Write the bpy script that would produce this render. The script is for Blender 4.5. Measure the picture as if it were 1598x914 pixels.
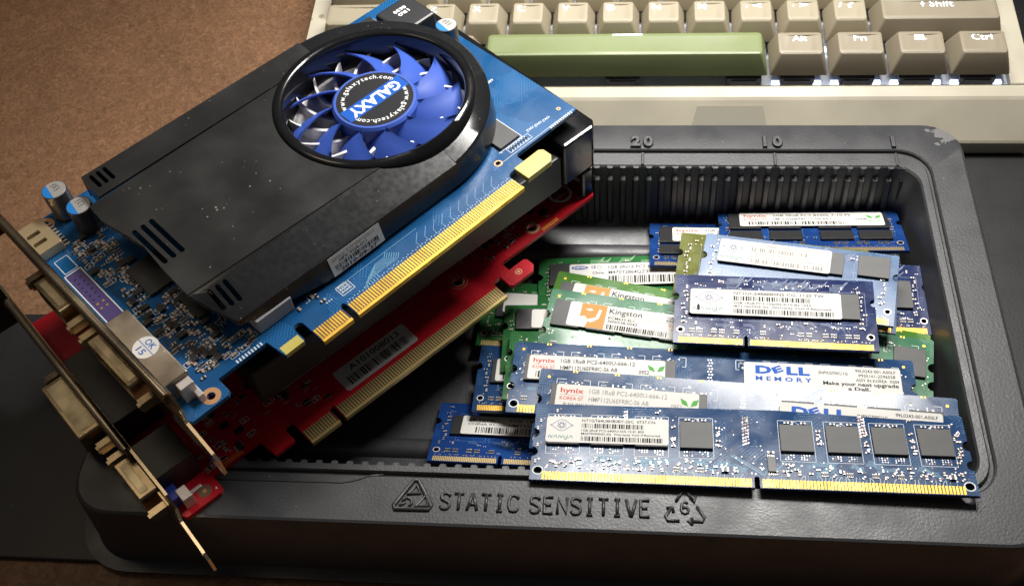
import bpy, math, random
from mathutils import Vector, Matrix
from mathutils.geometry import tessellate_polygon

for o in list(bpy.data.objects):
    bpy.data.objects.remove(o)
SC = bpy.context.scene
COL = SC.collection
MM = 0.001
R_ = math.radians

# ------------------------------------------------------------------ camera
cd = bpy.data.cameras.new('camera')
cam = bpy.data.objects.new('camera', cd)
COL.objects.link(cam)
cd.sensor_fit = 'HORIZONTAL'
cd.sensor_width = 36
cd.lens = 38.263
cd.clip_start = 0.01
cd.clip_end = 20


def cam_matrix(pitch, yaw, roll, loc):
    f = Vector((-math.sin(yaw) * math.cos(pitch), math.cos(yaw) * math.cos(pitch), -math.sin(pitch)))
    r = Vector((math.cos(yaw), math.sin(yaw), 0))
    u = r.cross(f)
    c, s = math.cos(roll), math.sin(roll)
    r2, u2 = c * r + s * u, -s * r + c * u
    m = Matrix((r2, u2, -f)).transposed().to_4x4()
    m.translation = Vector(loc) * MM
    return m


cam.matrix_world = cam_matrix(R_(52.108), R_(9.698), R_(-6.793), (53.928, -182.645, 332.637))
cd.dof.use_dof = True
cd.dof.focus_distance = 0.375
cd.dof.aperture_fstop = 36
SC.camera = cam

# ------------------------------------------------------------------ world, lamps, exposure
w = bpy.data.worlds.new('World')
SC.world = w
w.use_nodes = True
bg = w.node_tree.nodes['Background']
# dim room: a pale ceiling overhead, darker walls and floor lower down
wn, wl = w.node_tree.nodes, w.node_tree.links
wtc = wn.new('ShaderNodeTexCoord')
wsp = wn.new('ShaderNodeSeparateXYZ')
wl.new(wtc.outputs['Generated'], wsp.inputs[0])
wrp = wn.new('ShaderNodeValToRGB')
wl.new(wsp.outputs['Z'], wrp.inputs[0])
wrp.color_ramp.elements[0].position = 0.0
wrp.color_ramp.elements[0].color = (0.16, 0.13, 0.11, 1)
wrp.color_ramp.elements[1].position = 1.0
wrp.color_ramp.elements[1].color = (1.0, 0.95, 0.90, 1)
wl.new(wrp.outputs[0], bg.inputs[0])
bg.inputs[1].default_value = 0.085


def area(name, loc, target, sx, sy, power, color):
    l = bpy.data.lights.new(name, 'AREA')
    l.shape = 'RECTANGLE'
    l.size, l.size_y = sx * MM, sy * MM
    l.energy = power
    l.color = color
    l.spread = R_(105)
    o = bpy.data.objects.new(name, l)
    COL.objects.link(o)
    o.location = Vector(loc) * MM
    o.rotation_euler = (Vector(target) - Vector(loc)).to_track_quat('-Z', 'Y').to_euler()
    return o


# a wide desk lamp behind the keyboard, and a dim warm room lamp at the left
area('desk_lamp_light', (105, 245, 388), (45, 125, 0), 260, 60, 1.42, (1.0, 0.975, 0.93))
area('room_lamp_light', (-300, 130, 560), (-140, 40, 40), 150, 150, 0.09, (1.0, 0.82, 0.60))
SC.view_settings.view_transform = 'Standard'
SC.view_settings.look = 'None'
SC.view_settings.exposure = 0
SC.view_settings.gamma = 1

# ------------------------------------------------------------------ materials
MATS = {}


def principled(name):
    m = bpy.data.materials.new(name)
    m.use_nodes = True
    return m, m.node_tree, m.node_tree.nodes['Principled BSDF']


def mat(name, col, rough=0.5, metal=0.0, spec=0.5, coat=0.0, emit=None, estr=0.0, trans=0.0,
        noise=None, bump=None, rnoise=None, dust=None):
    """noise=(scale, amount) colour mottling; bump=(scale, distance mm, strength); rnoise=(scale, amount) gloss wear;
    dust=(scale, threshold, colour) small specks lying on the surface"""
    if name in MATS:
        return MATS[name]
    m, nt, p = principled(name)
    N, L = nt.nodes, nt.links
    p.inputs['Roughness'].default_value = rough
    p.inputs['Metallic'].default_value = metal
    p.inputs['Specular IOR Level'].default_value = spec
    p.inputs['Coat Weight'].default_value = coat
    p.inputs['Coat Roughness'].default_value = 0.12
    p.inputs['Transmission Weight'].default_value = trans
    p.inputs['Base Color'].default_value = (*col, 1)
    tc = N.new('ShaderNodeTexCoord')
    out = None
    if noise:
        t = N.new('ShaderNodeTexNoise')
        t.inputs['Scale'].default_value = noise[0]
        t.inputs['Detail'].default_value = 6
        L.new(tc.outputs['Object'], t.inputs['Vector'])
        r = N.new('ShaderNodeMapRange')
        r.inputs[1].default_value = 0.3
        r.inputs[2].default_value = 0.7
        r.inputs[3].default_value = 1 - noise[1]
        r.inputs[4].default_value = 1 + noise[1]
        L.new(t.outputs['Fac'], r.inputs[0])
        mx = N.new('ShaderNodeVectorMath')
        mx.operation = 'SCALE'
        mx.inputs[0].default_value = col
        L.new(r.outputs[0], mx.inputs['Scale'])
        out = mx.outputs[0]
        L.new(out, p.inputs['Base Color'])
    if dust:
        v = N.new('ShaderNodeTexVoronoi')
        v.inputs['Scale'].default_value = dust[0]
        v.inputs['Randomness'].default_value = 1
        L.new(tc.outputs['Object'], v.inputs['Vector'])
        n2 = N.new('ShaderNodeTexNoise')
        n2.inputs['Scale'].default_value = dust[0] * .23
        L.new(tc.outputs['Object'], n2.inputs['Vector'])
        a = N.new('ShaderNodeMath')
        a.operation = 'MULTIPLY'
        a.inputs[1].default_value = dust[1]
        sub = N.new('ShaderNodeMath')
        sub.operation = 'SUBTRACT'
        sub.inputs[1].default_value = 0.42
        sub.use_clamp = True
        L.new(n2.outputs['Fac'], sub.inputs[0])
        L.new(sub.outputs[0], a.inputs[0])
        lt = N.new('ShaderNodeMath')
        lt.operation = 'LESS_THAN'
        L.new(v.outputs['Distance'], lt.inputs[0])
        L.new(a.outputs[0], lt.inputs[1])
        mi = N.new('ShaderNodeMix')
        mi.data_type = 'RGBA'
        L.new(lt.outputs[0], mi.inputs[0])
        if out:
            L.new(out, mi.inputs[6])
        else:
            mi.inputs[6].default_value = (*col, 1)
        mi.inputs[7].default_value = (*dust[2], 1)
        L.new(mi.outputs[2], p.inputs['Base Color'])
    if rnoise:
        t = N.new('ShaderNodeTexNoise')
        t.inputs['Scale'].default_value = rnoise[0]
        t.inputs['Detail'].default_value = 5
        L.new(tc.outputs['Object'], t.inputs['Vector'])
        r = N.new('ShaderNodeMapRange')
        r.inputs[1].default_value = 0.3
        r.inputs[2].default_value = 0.7
        r.inputs[3].default_value = rough - rnoise[1]
        r.inputs[4].default_value = rough + rnoise[1]
        L.new(t.outputs['Fac'], r.inputs[0])
        L.new(r.outputs[0], p.inputs['Roughness'])
    if bump:
        t = N.new('ShaderNodeTexNoise')
        t.inputs['Scale'].default_value = bump[0]
        t.inputs['Detail'].default_value = 4
        L.new(tc.outputs['Object'], t.inputs['Vector'])
        b = N.new('ShaderNodeBump')
        b.inputs['Distance'].default_value = bump[1] * MM
        b.inputs['Strength'].default_value = bump[2]
        L.new(t.outputs['Fac'], b.inputs['Height'])
        L.new(b.outputs['Normal'], p.inputs['Normal'])
    if emit:
        p.inputs['Emission Color'].default_value = (*emit, 1)
        p.inputs['Emission Strength'].default_value = estr
    MATS[name] = m
    return m


def pcb_mat(name, base, line, rough=0.18):
    """solder mask over copper: flat zones of two tones with fine routed lines showing through"""
    m, nt, p = principled(name)
    N, L = nt.nodes, nt.links
    tc = N.new('ShaderNodeTexCoord')
    v = N.new('ShaderNodeTexVoronoi')
    v.distance = 'MANHATTAN'
    v.inputs['Scale'].default_value = 170
    L.new(tc.outputs['Object'], v.inputs['Vector'])
    n = N.new('ShaderNodeTexNoise')
    n.inputs['Scale'].default_value = 60
    n.inputs['Detail'].default_value = 4
    L.new(tc.outputs['Object'], n.inputs['Vector'])
    # routed lines in bands
    w1 = N.new('ShaderNodeTexWave')
    w1.inputs['Scale'].default_value = 330
    w1.inputs['Distortion'].default_value = 0
    mp = N.new('ShaderNodeMapping')
    L.new(tc.outputs['Object'], mp.inputs['Vector'])
    rotn = N.new('ShaderNodeMath')
    rotn.operation = 'SNAP'
    rotn.inputs[1].default_value = math.pi / 4
    mul = N.new('ShaderNodeMath')
    mul.operation = 'MULTIPLY'
    mul.inputs[1].default_value = 6.28
    L.new(v.outputs['Color'], mul.inputs[0])
    L.new(mul.outputs[0], rotn.inputs[0])
    cx = N.new('ShaderNodeCombineXYZ')
    L.new(rotn.outputs[0], cx.inputs[2])
    L.new(cx.outputs[0], mp.inputs['Rotation'])
    L.new(mp.outputs[0], w1.inputs['Vector'])
    gt = N.new('ShaderNodeMath')
    gt.operation = 'GREATER_THAN'
    gt.inputs[1].default_value = 0.72
    L.new(w1.outputs['Fac'], gt.inputs[0])
    sel = N.new('ShaderNodeMath')
    sel.operation = 'GREATER_THAN'
    sel.inputs[1].default_value = 0.53
    L.new(n.outputs['Fac'], sel.inputs[0])
    an = N.new('ShaderNodeMath')
    an.operation = 'MULTIPLY'
    L.new(gt.outputs[0], an.inputs[0])
    L.new(sel.outputs[0], an.inputs[1])
    sc = N.new('ShaderNodeMath')
    sc.operation = 'MULTIPLY'
    sc.inputs[1].default_value = 0.5
    L.new(an.outputs[0], sc.inputs[0])
    mi = N.new('ShaderNodeMix')
    mi.data_type = 'RGBA'
    L.new(sc.outputs[0], mi.inputs[0])
    ramp = N.new('ShaderNodeMix')
    ramp.data_type = 'RGBA'
    L.new(n.outputs['Fac'], ramp.inputs[0])
    ramp.inputs[6].default_value = (*[c * 0.75 for c in base], 1)
    ramp.inputs[7].default_value = (*[c * 1.3 for c in base], 1)
    L.new(ramp.outputs[2], mi.inputs[6])
    mi.inputs[7].default_value = (*line, 1)
    L.new(mi.outputs[2], p.inputs['Base Color'])
    n5 = N.new('ShaderNodeTexNoise')
    n5.inputs['Scale'].default_value = 38
    n5.inputs['Detail'].default_value = 7
    n5.inputs['Distortion'].default_value = 1.2
    L.new(tc.outputs['Object'], n5.inputs['Vector'])
    rr = N.new('ShaderNodeMapRange')
    rr.inputs[1].default_value, rr.inputs[2].default_value = 0.35, 0.65
    rr.inputs[3].default_value, rr.inputs[4].default_value = rough - 0.05, rough + 0.13
    L.new(n5.outputs['Fac'], rr.inputs[0])
    L.new(rr.outputs[0], p.inputs['Roughness'])
    p.inputs['Specular IOR Level'].default_value = 0.35
    b = N.new('ShaderNodeBump')
    b.inputs['Distance'].default_value = 0.02 * MM
    b.inputs['Strength'].default_value = 0.25
    L.new(an.outputs[0], b.inputs['Height'])
    L.new(b.outputs['Normal'], p.inputs['Normal'])
    MATS[name] = m
    return m


def board_mat():
    """brown fibre board desk top"""
    m, nt, p = principled('fibre_board')
    N, L = nt.nodes, nt.links
    tc = N.new('ShaderNodeTexCoord')

    def noise(scale, det, dist=0):
        t = N.new('ShaderNodeTexNoise')
        t.inputs['Scale'].default_value = scale
        t.inputs['Detail'].default_value = det
        t.inputs['Roughness'].default_value = 0.65
        t.inputs['Distortion'].default_value = dist
        L.new(tc.outputs['Object'], t.inputs['Vector'])
        return t
    n1 = noise(330, 5, 1.5)
    n2 = noise(14, 3)
    n3 = noise(900, 2, 2.5)
    r = N.new('ShaderNodeValToRGB')
    e = r.color_ramp.elements
    e[0].position, e[0].color = 0.28, (0.060, 0.027, 0.013, 1)
    e[1].position, e[1].color = 0.74, (0.43, 0.235, 0.120, 1)
    k = e.new(0.5)
    k.color = (0.215, 0.106, 0.051, 1)
    mixv = N.new('ShaderNodeMath')
    mixv.operation = 'MULTIPLY_ADD'
    mixv.inputs[1].default_value = 0.45
    L.new(n3.outputs['Fac'], mixv.inputs[0])
    h = N.new('ShaderNodeMath')
    h.operation = 'MULTIPLY_ADD'
    h.inputs[1].default_value = 0.55
    h.inputs[2].default_value = 0.0
    L.new(n1.outputs['Fac'], h.inputs[0])
    L.new(h.outputs[0], mixv.inputs[2])
    L.new(mixv.outputs[0], r.inputs[0])
    mr = N.new('ShaderNodeMapRange')
    mr.inputs[1].default_value, mr.inputs[2].default_value = 0.3, 0.7
    mr.inputs[3].default_value, mr.inputs[4].default_value = 0.8, 1.15
    L.new(n2.outputs['Fac'], mr.inputs[0])
    vm = N.new('ShaderNodeVectorMath')
    vm.operation = 'SCALE'
    L.new(r.outputs[0], vm.inputs[0])
    L.new(mr.outputs[0], vm.inputs['Scale'])
    # pale paint crumbs
    v = N.new('ShaderNodeTexVoronoi')
    v.inputs['Scale'].default_value = 70
    L.new(tc.outputs['Object'], v.inputs['Vector'])
    n4 = noise(30, 2)
    s = N.new('ShaderNodeMath')
    s.operation = 'SUBTRACT'
    s.inputs[1].default_value = 0.6
    s.use_clamp = True
    L.new(n4.outputs['Fac'], s.inputs[0])
    s2 = N.new('ShaderNodeMath')
    s2.operation = 'MULTIPLY'
    s2.inputs[1].default_value = 0.9
    L.new(s.outputs[0], s2.inputs[0])
    lt = N.new('ShaderNodeMath')
    lt.operation = 'LESS_THAN'
    L.new(v.outputs['Distance'], lt.inputs[0])
    L.new(s2.outputs[0], lt.inputs[1])
    mi = N.new('ShaderNodeMix')
    mi.data_type = 'RGBA'
    L.new(lt.outputs[0], mi.inputs[0])
    L.new(vm.outputs[0], mi.inputs[6])
    mi.inputs[7].default_value = (0.6, 0.5, 0.4, 1)
    L.new(mi.outputs[2], p.inputs['Base Color'])
    p.inputs['Roughness'].default_value = 0.55
    b = N.new('ShaderNodeBump')
    b.inputs['Distance'].default_value = 0.5 * MM
    b.inputs['Strength'].default_value = 0.9
    L.new(mixv.outputs[0], b.inputs['Height'])
    L.new(b.outputs['Normal'], p.inputs['Normal'])
    return m


def tray_mat():
    m = mat('tray_black', (0.037, 0.037, 0.040), 0.44, spec=0.6, bump=(1100, 0.16, 0.5), rnoise=(90, 0.08))
    nt = m.node_tree
    N, L = nt.nodes, nt.links
    p = N['Principled BSDF']
    tc = N.new('ShaderNodeTexCoord')
    # white stress scuff on the back right corner
    d = N.new('ShaderNodeVectorMath')
    d.operation = 'DISTANCE'
    L.new(tc.outputs['Object'], d.inputs[0])
    d.inputs[1].default_value = (0.1745, 0.1285, 0.0296)
    n = N.new('ShaderNodeTexNoise')
    n.inputs['Scale'].default_value = 260
    n.inputs['Detail'].default_value = 6
    L.new(tc.outputs['Object'], n.inputs['Vector'])
    a = N.new('ShaderNodeMath')
    a.operation = 'MULTIPLY_ADD'
    a.inputs[1].default_value = 0.026
    a.inputs[2].default_value = -0.0085
    L.new(n.outputs['Fac'], a.inputs[0])
    lt = N.new('ShaderNodeMath')
    lt.operation = 'LESS_THAN'
    L.new(d.outputs['Value'], lt.inputs[0])
    L.new(a.outputs[0], lt.inputs[1])
    mi = N.new('ShaderNodeMix')
    mi.data_type = 'RGBA'
    L.new(lt.outputs[0], mi.inputs[0])
    v = N.new('ShaderNodeTexVoronoi')
    v.inputs['Scale'].default_value = 260
    L.new(tc.outputs['Object'], v.inputs['Vector'])
    l2 = N.new('ShaderNodeMath')
    l2.operation = 'LESS_THAN'
    l2.inputs[1].default_value = 0.045
    L.new(v.outputs['Distance'], l2.inputs[0])
    mi2 = N.new('ShaderNodeMix')
    mi2.data_type = 'RGBA'
    L.new(l2.outputs[0], mi2.inputs[0])
    mi2.inputs[6].default_value = (0.037, 0.037, 0.040, 1)
    mi2.inputs[7].default_value = (0.22, 0.21, 0.2, 1)
    L.new(mi2.outputs[2], mi.inputs[6])
    mi.inputs[7].default_value = (0.15, 0.147, 0.145, 1)
    L.new(mi.outputs[2], p.inputs['Base Color'])
    return m


PCB_NAVY = pcb_mat('board_navy', (0.012, 0.022, 0.085), (0.03, 0.07, 0.19))
PCB_BLUE = pcb_mat('board_blue', (0.013, 0.046, 0.125), (0.05, 0.13, 0.24))
PCB_ROYAL = pcb_mat('board_royal_blue', (0.009, 0.037, 0.155), (0.02, 0.09, 0.30))
PCB_SKY = pcb_mat('board_bright_blue', (0.02, 0.075, 0.19), (0.06, 0.2, 0.4), 0.24)
PCB_GREEN = pcb_mat('board_green', (0.018, 0.11, 0.030), (0.07, 0.22, 0.08))
PCB_TEAL = pcb_mat('board_pale_green', (0.05, 0.16, 0.085), (0.13, 0.28, 0.17))
PCB_LEAF = pcb_mat('board_leaf_green', (0.055, 0.16, 0.022), (0.12, 0.25, 0.06))
PCB_OLIVE = pcb_mat('board_olive', (0.12, 0.13, 0.03), (0.22, 0.23, 0.08))
PCB_CARD = pcb_mat('board_card_blue', (0.007, 0.068, 0.19), (0.04, 0.16, 0.36), 0.2)
PCB_RED = pcb_mat('board_red', (0.40, 0.009, 0.018), (0.32, 0.02, 0.02), 0.2)

GOLD = mat('contact_gold', (0.66, 0.40, 0.07), 0.50, 1.0, noise=(120, 0.18), rnoise=(300, 0.1))
GOLD_DULL = mat('contact_gold_dull', (0.64, 0.48, 0.20), 0.42, 0.8)
GOLD_GAP = mat('contact_gap_amber', (0.055, 0.032, 0.010), 0.5)
TAPE = mat('yellow_tape', (0.50, 0.42, 0.10), 0.4, noise=(120, 0.1))
TIN = mat('solder_tin', (0.60, 0.55, 0.52), 0.42, 0.55)
CERAMIC = mat('capacitor_tan', (0.36, 0.22, 0.15), 0.5)
RESIST = mat('resistor_black', (0.015, 0.015, 0.016), 0.4)
SILK = mat('silkscreen_white', (0.62, 0.66, 0.68), 0.6)
COPPER = mat('annular_copper', (0.50, 0.28, 0.14), 0.45, 0.4)
TRACE = {}
CHIP = mat('chip_grey', (0.050, 0.049, 0.048), 0.52, spec=0.5, noise=(240, 0.12), bump=(2600, 0.05, 0.4))
CHIP_BLACK = mat('chip_black', (0.016, 0.016, 0.017), 0.45)
PAPER = mat('sticker_white', (0.62, 0.605, 0.57), 0.5, spec=0.2, noise=(60, 0.03))
PAPER_GREY = mat('sticker_silver', (0.50, 0.50, 0.49), 0.45, 0.15)
INK = mat('ink_black', (0.022, 0.022, 0.025), 0.6, spec=0.12)
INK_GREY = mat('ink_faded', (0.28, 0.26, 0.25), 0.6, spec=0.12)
INK_BLUE = mat('ink_blue', (0.012, 0.09, 0.42), 0.5, spec=0.12)
INK_NAVY = mat('ink_indigo', (0.06, 0.07, 0.25), 0.5, spec=0.12)
INK_RED = mat('ink_red', (0.50, 0.07, 0.045), 0.5, spec=0.12)
INK_GREEN = mat('ink_green', (0.08, 0.33, 0.06), 0.5, spec=0.12)
INK_TEAL = mat('ink_teal', (0.03, 0.20, 0.20), 0.5, spec=0.12)
INK_ORANGE = mat('ink_orange', (0.50, 0.26, 0.08), 0.5, spec=0.12)
INK_WHITE = mat('ink_white', (0.8, 0.8, 0.8), 0.5, spec=0.12)
SHROUD = mat('shroud_matte_black', (0.017, 0.0165, 0.016), 0.36, noise=(25, 0.25), rnoise=(55, 0.12),
             bump=(1500, 0.04, 0.35), dust=(380, 0.5, (0.17, 0.165, 0.16)))
SHROUD_GLOSS = mat('shroud_gloss_black', (0.012, 0.012, 0.013), 0.22, rnoise=(500, 0.03), noise=(30, 0.2),
                   dust=(420, 0.35, (0.15, 0.15, 0.15)))
GLOSS_BLACK = mat('gloss_black_plastic', (0.008, 0.008, 0.009), 0.16, rnoise=(90, 0.08))
DARK_BODY = mat('cooler_black', (0.018, 0.018, 0.02), 0.42, noise=(60, 0.2))
FAN_BLUE = mat('fan_blue', (0.040, 0.095, 0.43), 0.42, spec=0.5, noise=(90, 0.06))
ALU = mat('heatsink_aluminium', (0.78, 0.76, 0.74), 0.42, 0.35, noise=(150, 0.15))
STEEL = mat('bracket_steel', (0.54, 0.44, 0.31), 0.24, 1.0, rnoise=(45, 0.1), noise=(24, 0.4))
NICKEL = mat('connector_shell', (0.40, 0.31, 0.19), 0.27, 1.0, noise=(60, 0.45), rnoise=(70, 0.12))
BRASS = mat('shell_brass', (0.46, 0.385, 0.25), 0.40, 0.9, noise=(110, 0.5), rnoise=(90, 0.15))
BROWN_RING = mat('annular_brown', (0.15, 0.075, 0.04), 0.45)
BLACK_PL = mat('black_plastic', (0.012, 0.012, 0.012), 0.4)
WHITE_PL = mat('pale_pad', (0.30, 0.30, 0.32), 0.6)
BLUE_PL = mat('vga_blue', (0.02, 0.045, 0.30), 0.4)
PURPLE = mat('bare_pads_violet', (0.055, 0.035, 0.13), 0.4)
CAP_SIDE = mat('capacitor_can', (0.20, 0.20, 0.20), 0.3, 0.8)
CAP_TOP = mat('capacitor_top', (0.62, 0.60, 0.57), 0.35, 0.6)
CAP_BLUE = mat('capacitor_blue', (0.015, 0.19, 0.55), 0.4)
KEY = mat('keycap_beige', (0.33, 0.285, 0.20), 0.55, noise=(18, 0.03), bump=(2500, 0.03, 0.3))
KEY_MOD = mat('keycap_tan', (0.265, 0.225, 0.16), 0.5, noise=(18, 0.04), bump=(2500, 0.03, 0.3))
KEY_GREEN = mat('keycap_green', (0.178, 0.212, 0.090), 0.45, rnoise=(40, 0.1), noise=(30, 0.08), bump=(2500, 0.03, 0.3))
CASE = mat('case_cream', (0.48, 0.44, 0.345), 0.42, rnoise=(50, 0.1), noise=(40, 0.10), dust=(95, 0.55, (0.33, 0.26, 0.16)))
CASE_PANEL = mat('case_panel', (0.36, 0.335, 0.27), 0.5)
PLATE = mat('switch_plate', (0.62, 0.64, 0.70), 0.5)
SWITCH = mat('switch_housing', (0.10, 0.10, 0.12), 0.4)
LEDM = mat('led_glow', (0.8, 0.85, 1), 0.4, emit=(0.62, 0.74, 1.0), estr=3.0)
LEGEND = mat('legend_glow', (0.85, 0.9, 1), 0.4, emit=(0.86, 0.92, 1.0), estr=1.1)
TRAYM = tray_mat()
MATM = mat('desk_mat_black', (0.014, 0.014, 0.015), 0.46, spec=0.45, noise=(70, 0.25), dust=(240, 0.2, (0.2, 0.19, 0.18)),
           bump=(900, 0.1, 0.5))
BOARD = board_mat()

# ------------------------------------------------------------------ mesh helpers
_tmp = bpy.data.curves.new('tmp_text', 'FONT')
_tmp_o = bpy.data.objects.new('tmp_text', _tmp)
COL.objects.link(_tmp_o)
_TC = {}


def glyphs(s, bold=0.0, extrude=0.0, bevel=0.0, spacing=1.0):
    k = (s, bold, extrude, bevel, spacing)
    if k not in _TC:
        _tmp.body = s
        _tmp.offset = bold
        _tmp.extrude = extrude
        _tmp.bevel_depth = bevel
        _tmp.bevel_resolution = 1
        _tmp.space_character = spacing
        _tmp.resolution_u = 2 if not extrude else 4
        _tmp.size = 1
        _tmp_o.update_tag()
        dg = bpy.context.evaluated_depsgraph_get()
        dg.update()
        me = _tmp_o.evaluated_get(dg).to_mesh()
        vs = [tuple(v.co) for v in me.vertices]
        fs = [tuple(p.vertices) for p in me.polygons]
        _tmp_o.evaluated_get(dg).to_mesh_clear()
        _TC[k] = (vs, fs)
    return _TC[k]


_hv = glyphs('H')[0]
CAPH = max(v[1] for v in _hv)


class MB:
    def __init__(s):
        s.v, s.f, s.m = [], [], []

    def add(s, vs, fs, m=0):
        b = len(s.v)
        s.v += vs
        s.f += [tuple(i + b for i in f) for f in fs]
        s.m += [m] * len(fs) if isinstance(m, int) else list(m)
        return s

    def box(s, x0, x1, y0, y1, z0, z1, m=0):
        vs = [(x, y, z) for z in (z0, z1) for x, y in ((x0, y0), (x1, y0), (x1, y1), (x0, y1))]
        return s.add(vs, [(3, 2, 1, 0), (4, 5, 6, 7), (0, 1, 5, 4), (1, 2, 6, 5), (2, 3, 7, 6), (3, 0, 4, 7)], m)

    def rbox(s, cx, cy, l, w, a, z0, z1, m=0):
        c, n = math.cos(a), math.sin(a)
        pts = [(cx + c * x - n * y, cy + n * x + c * y) for x, y in
               ((-l / 2, -w / 2), (l / 2, -w / 2), (l / 2, w / 2), (-l / 2, w / 2))]
        vs = [(x, y, z) for z in (z0, z1) for x, y in pts]
        return s.add(vs, [(4, 5, 6, 7), (0, 1, 5, 4), (1, 2, 6, 5), (2, 3, 7, 6), (3, 0, 4, 7)], m)

    def quad(s, x0, x1, y0, y1, z, m=0):
        return s.add([(x0, y0, z), (x1, y0, z), (x1, y1, z), (x0, y1, z)], [(0, 1, 2, 3)], m)

    def poly(s, pts, z, m=0):
        return s.add([(x, y, z) for x, y in pts], [tuple(range(len(pts)))], m)

    def prism(s, outer, z0, z1, m=0, holes=(), top=None, mside=None):
        """outer ccw; holes as point lists; top(x, y) optional height function added to z1"""
        loops = [list(outer)] + [list(h) for h in holes]
        flat = [p for l in loops for p in l]
        tris = tessellate_polygon([[Vector((x, y, 0)) for x, y in l] for l in loops])
        n = len(flat)
        zt = (lambda x, y: z1) if top is None else top
        vs = [(x, y, z0) for x, y in flat] + [(x, y, zt(x, y)) for x, y in flat]
        fs, ms = [], []
        for t in tris:
            a, b, c = [flat[i] for i in t]
            if (b[0] - a[0]) * (c[1] - a[1]) - (b[1] - a[1]) * (c[0] - a[0]) < 0:
                t = (t[0], t[2], t[1])
            fs.append(tuple(i + n for i in t))
            fs.append((t[2], t[1], t[0]))
            ms += [m, m]
        o = 0
        for li, l in enumerate(loops):
            k = len(l)
            ar = sum(l[i][0] * l[(i + 1) % k][1] - l[(i + 1) % k][0] * l[i][1] for i in range(k))
            flip = (ar < 0) != (li > 0)
            for i in range(k):
                a, b = o + i, o + (i + 1) % k
                f = (a, b, b + n, a + n)
                fs.append(f[::-1] if flip else f)
                ms.append(m if mside is None else mside)
            o += k
        return s.add(vs, fs, ms)

    def cyl(s, cx, cy, r, z0, z1, n=16, m=0, r1=None, mtop=None, a0=0.0):
        r1 = r if r1 is None else r1
        vs = []
        for z, rr in ((z0, r), (z1, r1)):
            vs += [(cx + rr * math.cos(a0 + 2 * math.pi * i / n), cy + rr * math.sin(a0 + 2 * math.pi * i / n), z)
                   for i in range(n)]
        fs = [(i, (i + 1) % n, n + (i + 1) % n, n + i) for i in range(n)]
        fs += [tuple(range(n, 2 * n)), tuple(range(n - 1, -1, -1))]
        return s.add(vs, fs, [m] * n + [m if mtop is None else mtop, m])

    def ring(s, cx, cy, r0, r1, z, n=16, m=0):
        vs = []
        for rr in (r0, r1):
            vs += [(cx + rr * math.cos(2 * math.pi * i / n), cy + rr * math.sin(2 * math.pi * i / n), z)
                   for i in range(n)]
        return s.add(vs, [(i, n + i, n + (i + 1) % n, (i + 1) % n) for i in range(n)], m)

    def line(s, pts, w, z, m=0, closed=False):
        pts = list(pts) + ([pts[0]] if closed else [])
        for (xa, ya), (xb, yb) in zip(pts, pts[1:]):
            d = math.hypot(xb - xa, yb - ya)
            if d < 1e-6:
                continue
            ex, ey = (xb - xa) / d * w / 2, (yb - ya) / d * w / 2
            s.add([(xa - ex + ey, ya - ey - ex, z), (xb + ex + ey, yb + ey - ex, z),
                   (xb + ex - ey, yb + ey + ex, z), (xa - ex - ey, ya - ey + ex, z)], [(0, 1, 2, 3)], m)
        return s

    def rect(s, x0, x1, y0, y1, w, z, m=0):
        return s.line([(x0, y0), (x1, y0), (x1, y1), (x0, y1)], w, z, m, True)

    def text(s, t, x, y, h, z, m=0, w=None, bold=0.012, rot=0.0, align='l', spacing=1.0, shear=0.0):
        vs, fs = glyphs(t, bold, 0, 0, spacing)
        if not vs:
            return s
        x0, x1 = min(v[0] for v in vs), max(v[0] for v in vs)
        k = h / CAPH
        kx = k if w is None else w / max(x1 - x0, 1e-6)
        off = {'l': x0, 'c': (x0 + x1) / 2, 'r': x1}[align]
        c, n = math.cos(rot), math.sin(rot)
        out = []
        for v in vs:
            a, b = (v[0] - off) * kx + shear * v[1] * k, v[1] * k
            out.append((x + a * c - b * n, y + a * n + b * c, z))
        return s.add(out, fs, m)

    def barcode(s, x0, x1, y0, y1, z, m, rng, step=0.22):
        x = x0
        while x < x1:
            wd = rng.choice((1, 1, 2, 3)) * step * 0.8
            if x + wd > x1:
                break
            s.quad(x, x + wd, y0, y1, z, m)
            x += wd + rng.choice((1, 1, 2)) * step
        return s

    def mesh(s, name, mats, smooth=False):
        me = bpy.data.meshes.new(name)
        me.from_pydata([(x * MM, y * MM, z * MM) for x, y, z in s.v], [], s.f)
        for mm in (mats if isinstance(mats, (list, tuple)) else [mats]):
            me.materials.append(mm)
        me.polygons.foreach_set('material_index', s.m)
        if smooth:
            me.polygons.foreach_set('use_smooth', [True] * len(s.f))
        me.update()
        return me

    def build(s, name, mats, parent=None, smooth=False, bevel=None, stuff=False, label=None, loc=None, autosmooth=None):
        o = bpy.data.objects.new(name, s.mesh(name, mats, smooth))
        return place(o, parent, bevel, stuff, label, loc, autosmooth)


def place(o, parent=None, bevel=None, stuff=False, label=None, loc=None, autosmooth=None):
    COL.objects.link(o)
    if parent:
        o.parent = parent
    if loc:
        o.location = Vector(loc) * MM
    if bevel:
        b = o.modifiers.new('bevel', 'BEVEL')
        b.width = bevel * MM
        b.segments = 2
        b.limit_method = 'ANGLE'
        b.angle_limit = R_(40)
    if autosmooth:
        o.data.polygons.foreach_set('use_smooth', [True] * len(o.data.polygons))
        o.data.set_sharp_from_angle(angle=R_(autosmooth))
    if stuff:
        o['kind'] = 'stuff'
    if label:
        o['label'] = label
    return o


def inst(mesh, name, parent, loc=(0, 0, 0), rotz=0.0, bevel=None):
    o = bpy.data.objects.new(name, mesh)
    place(o, parent, bevel, loc=loc)
    o.rotation_euler.z = rotz
    return o


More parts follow.
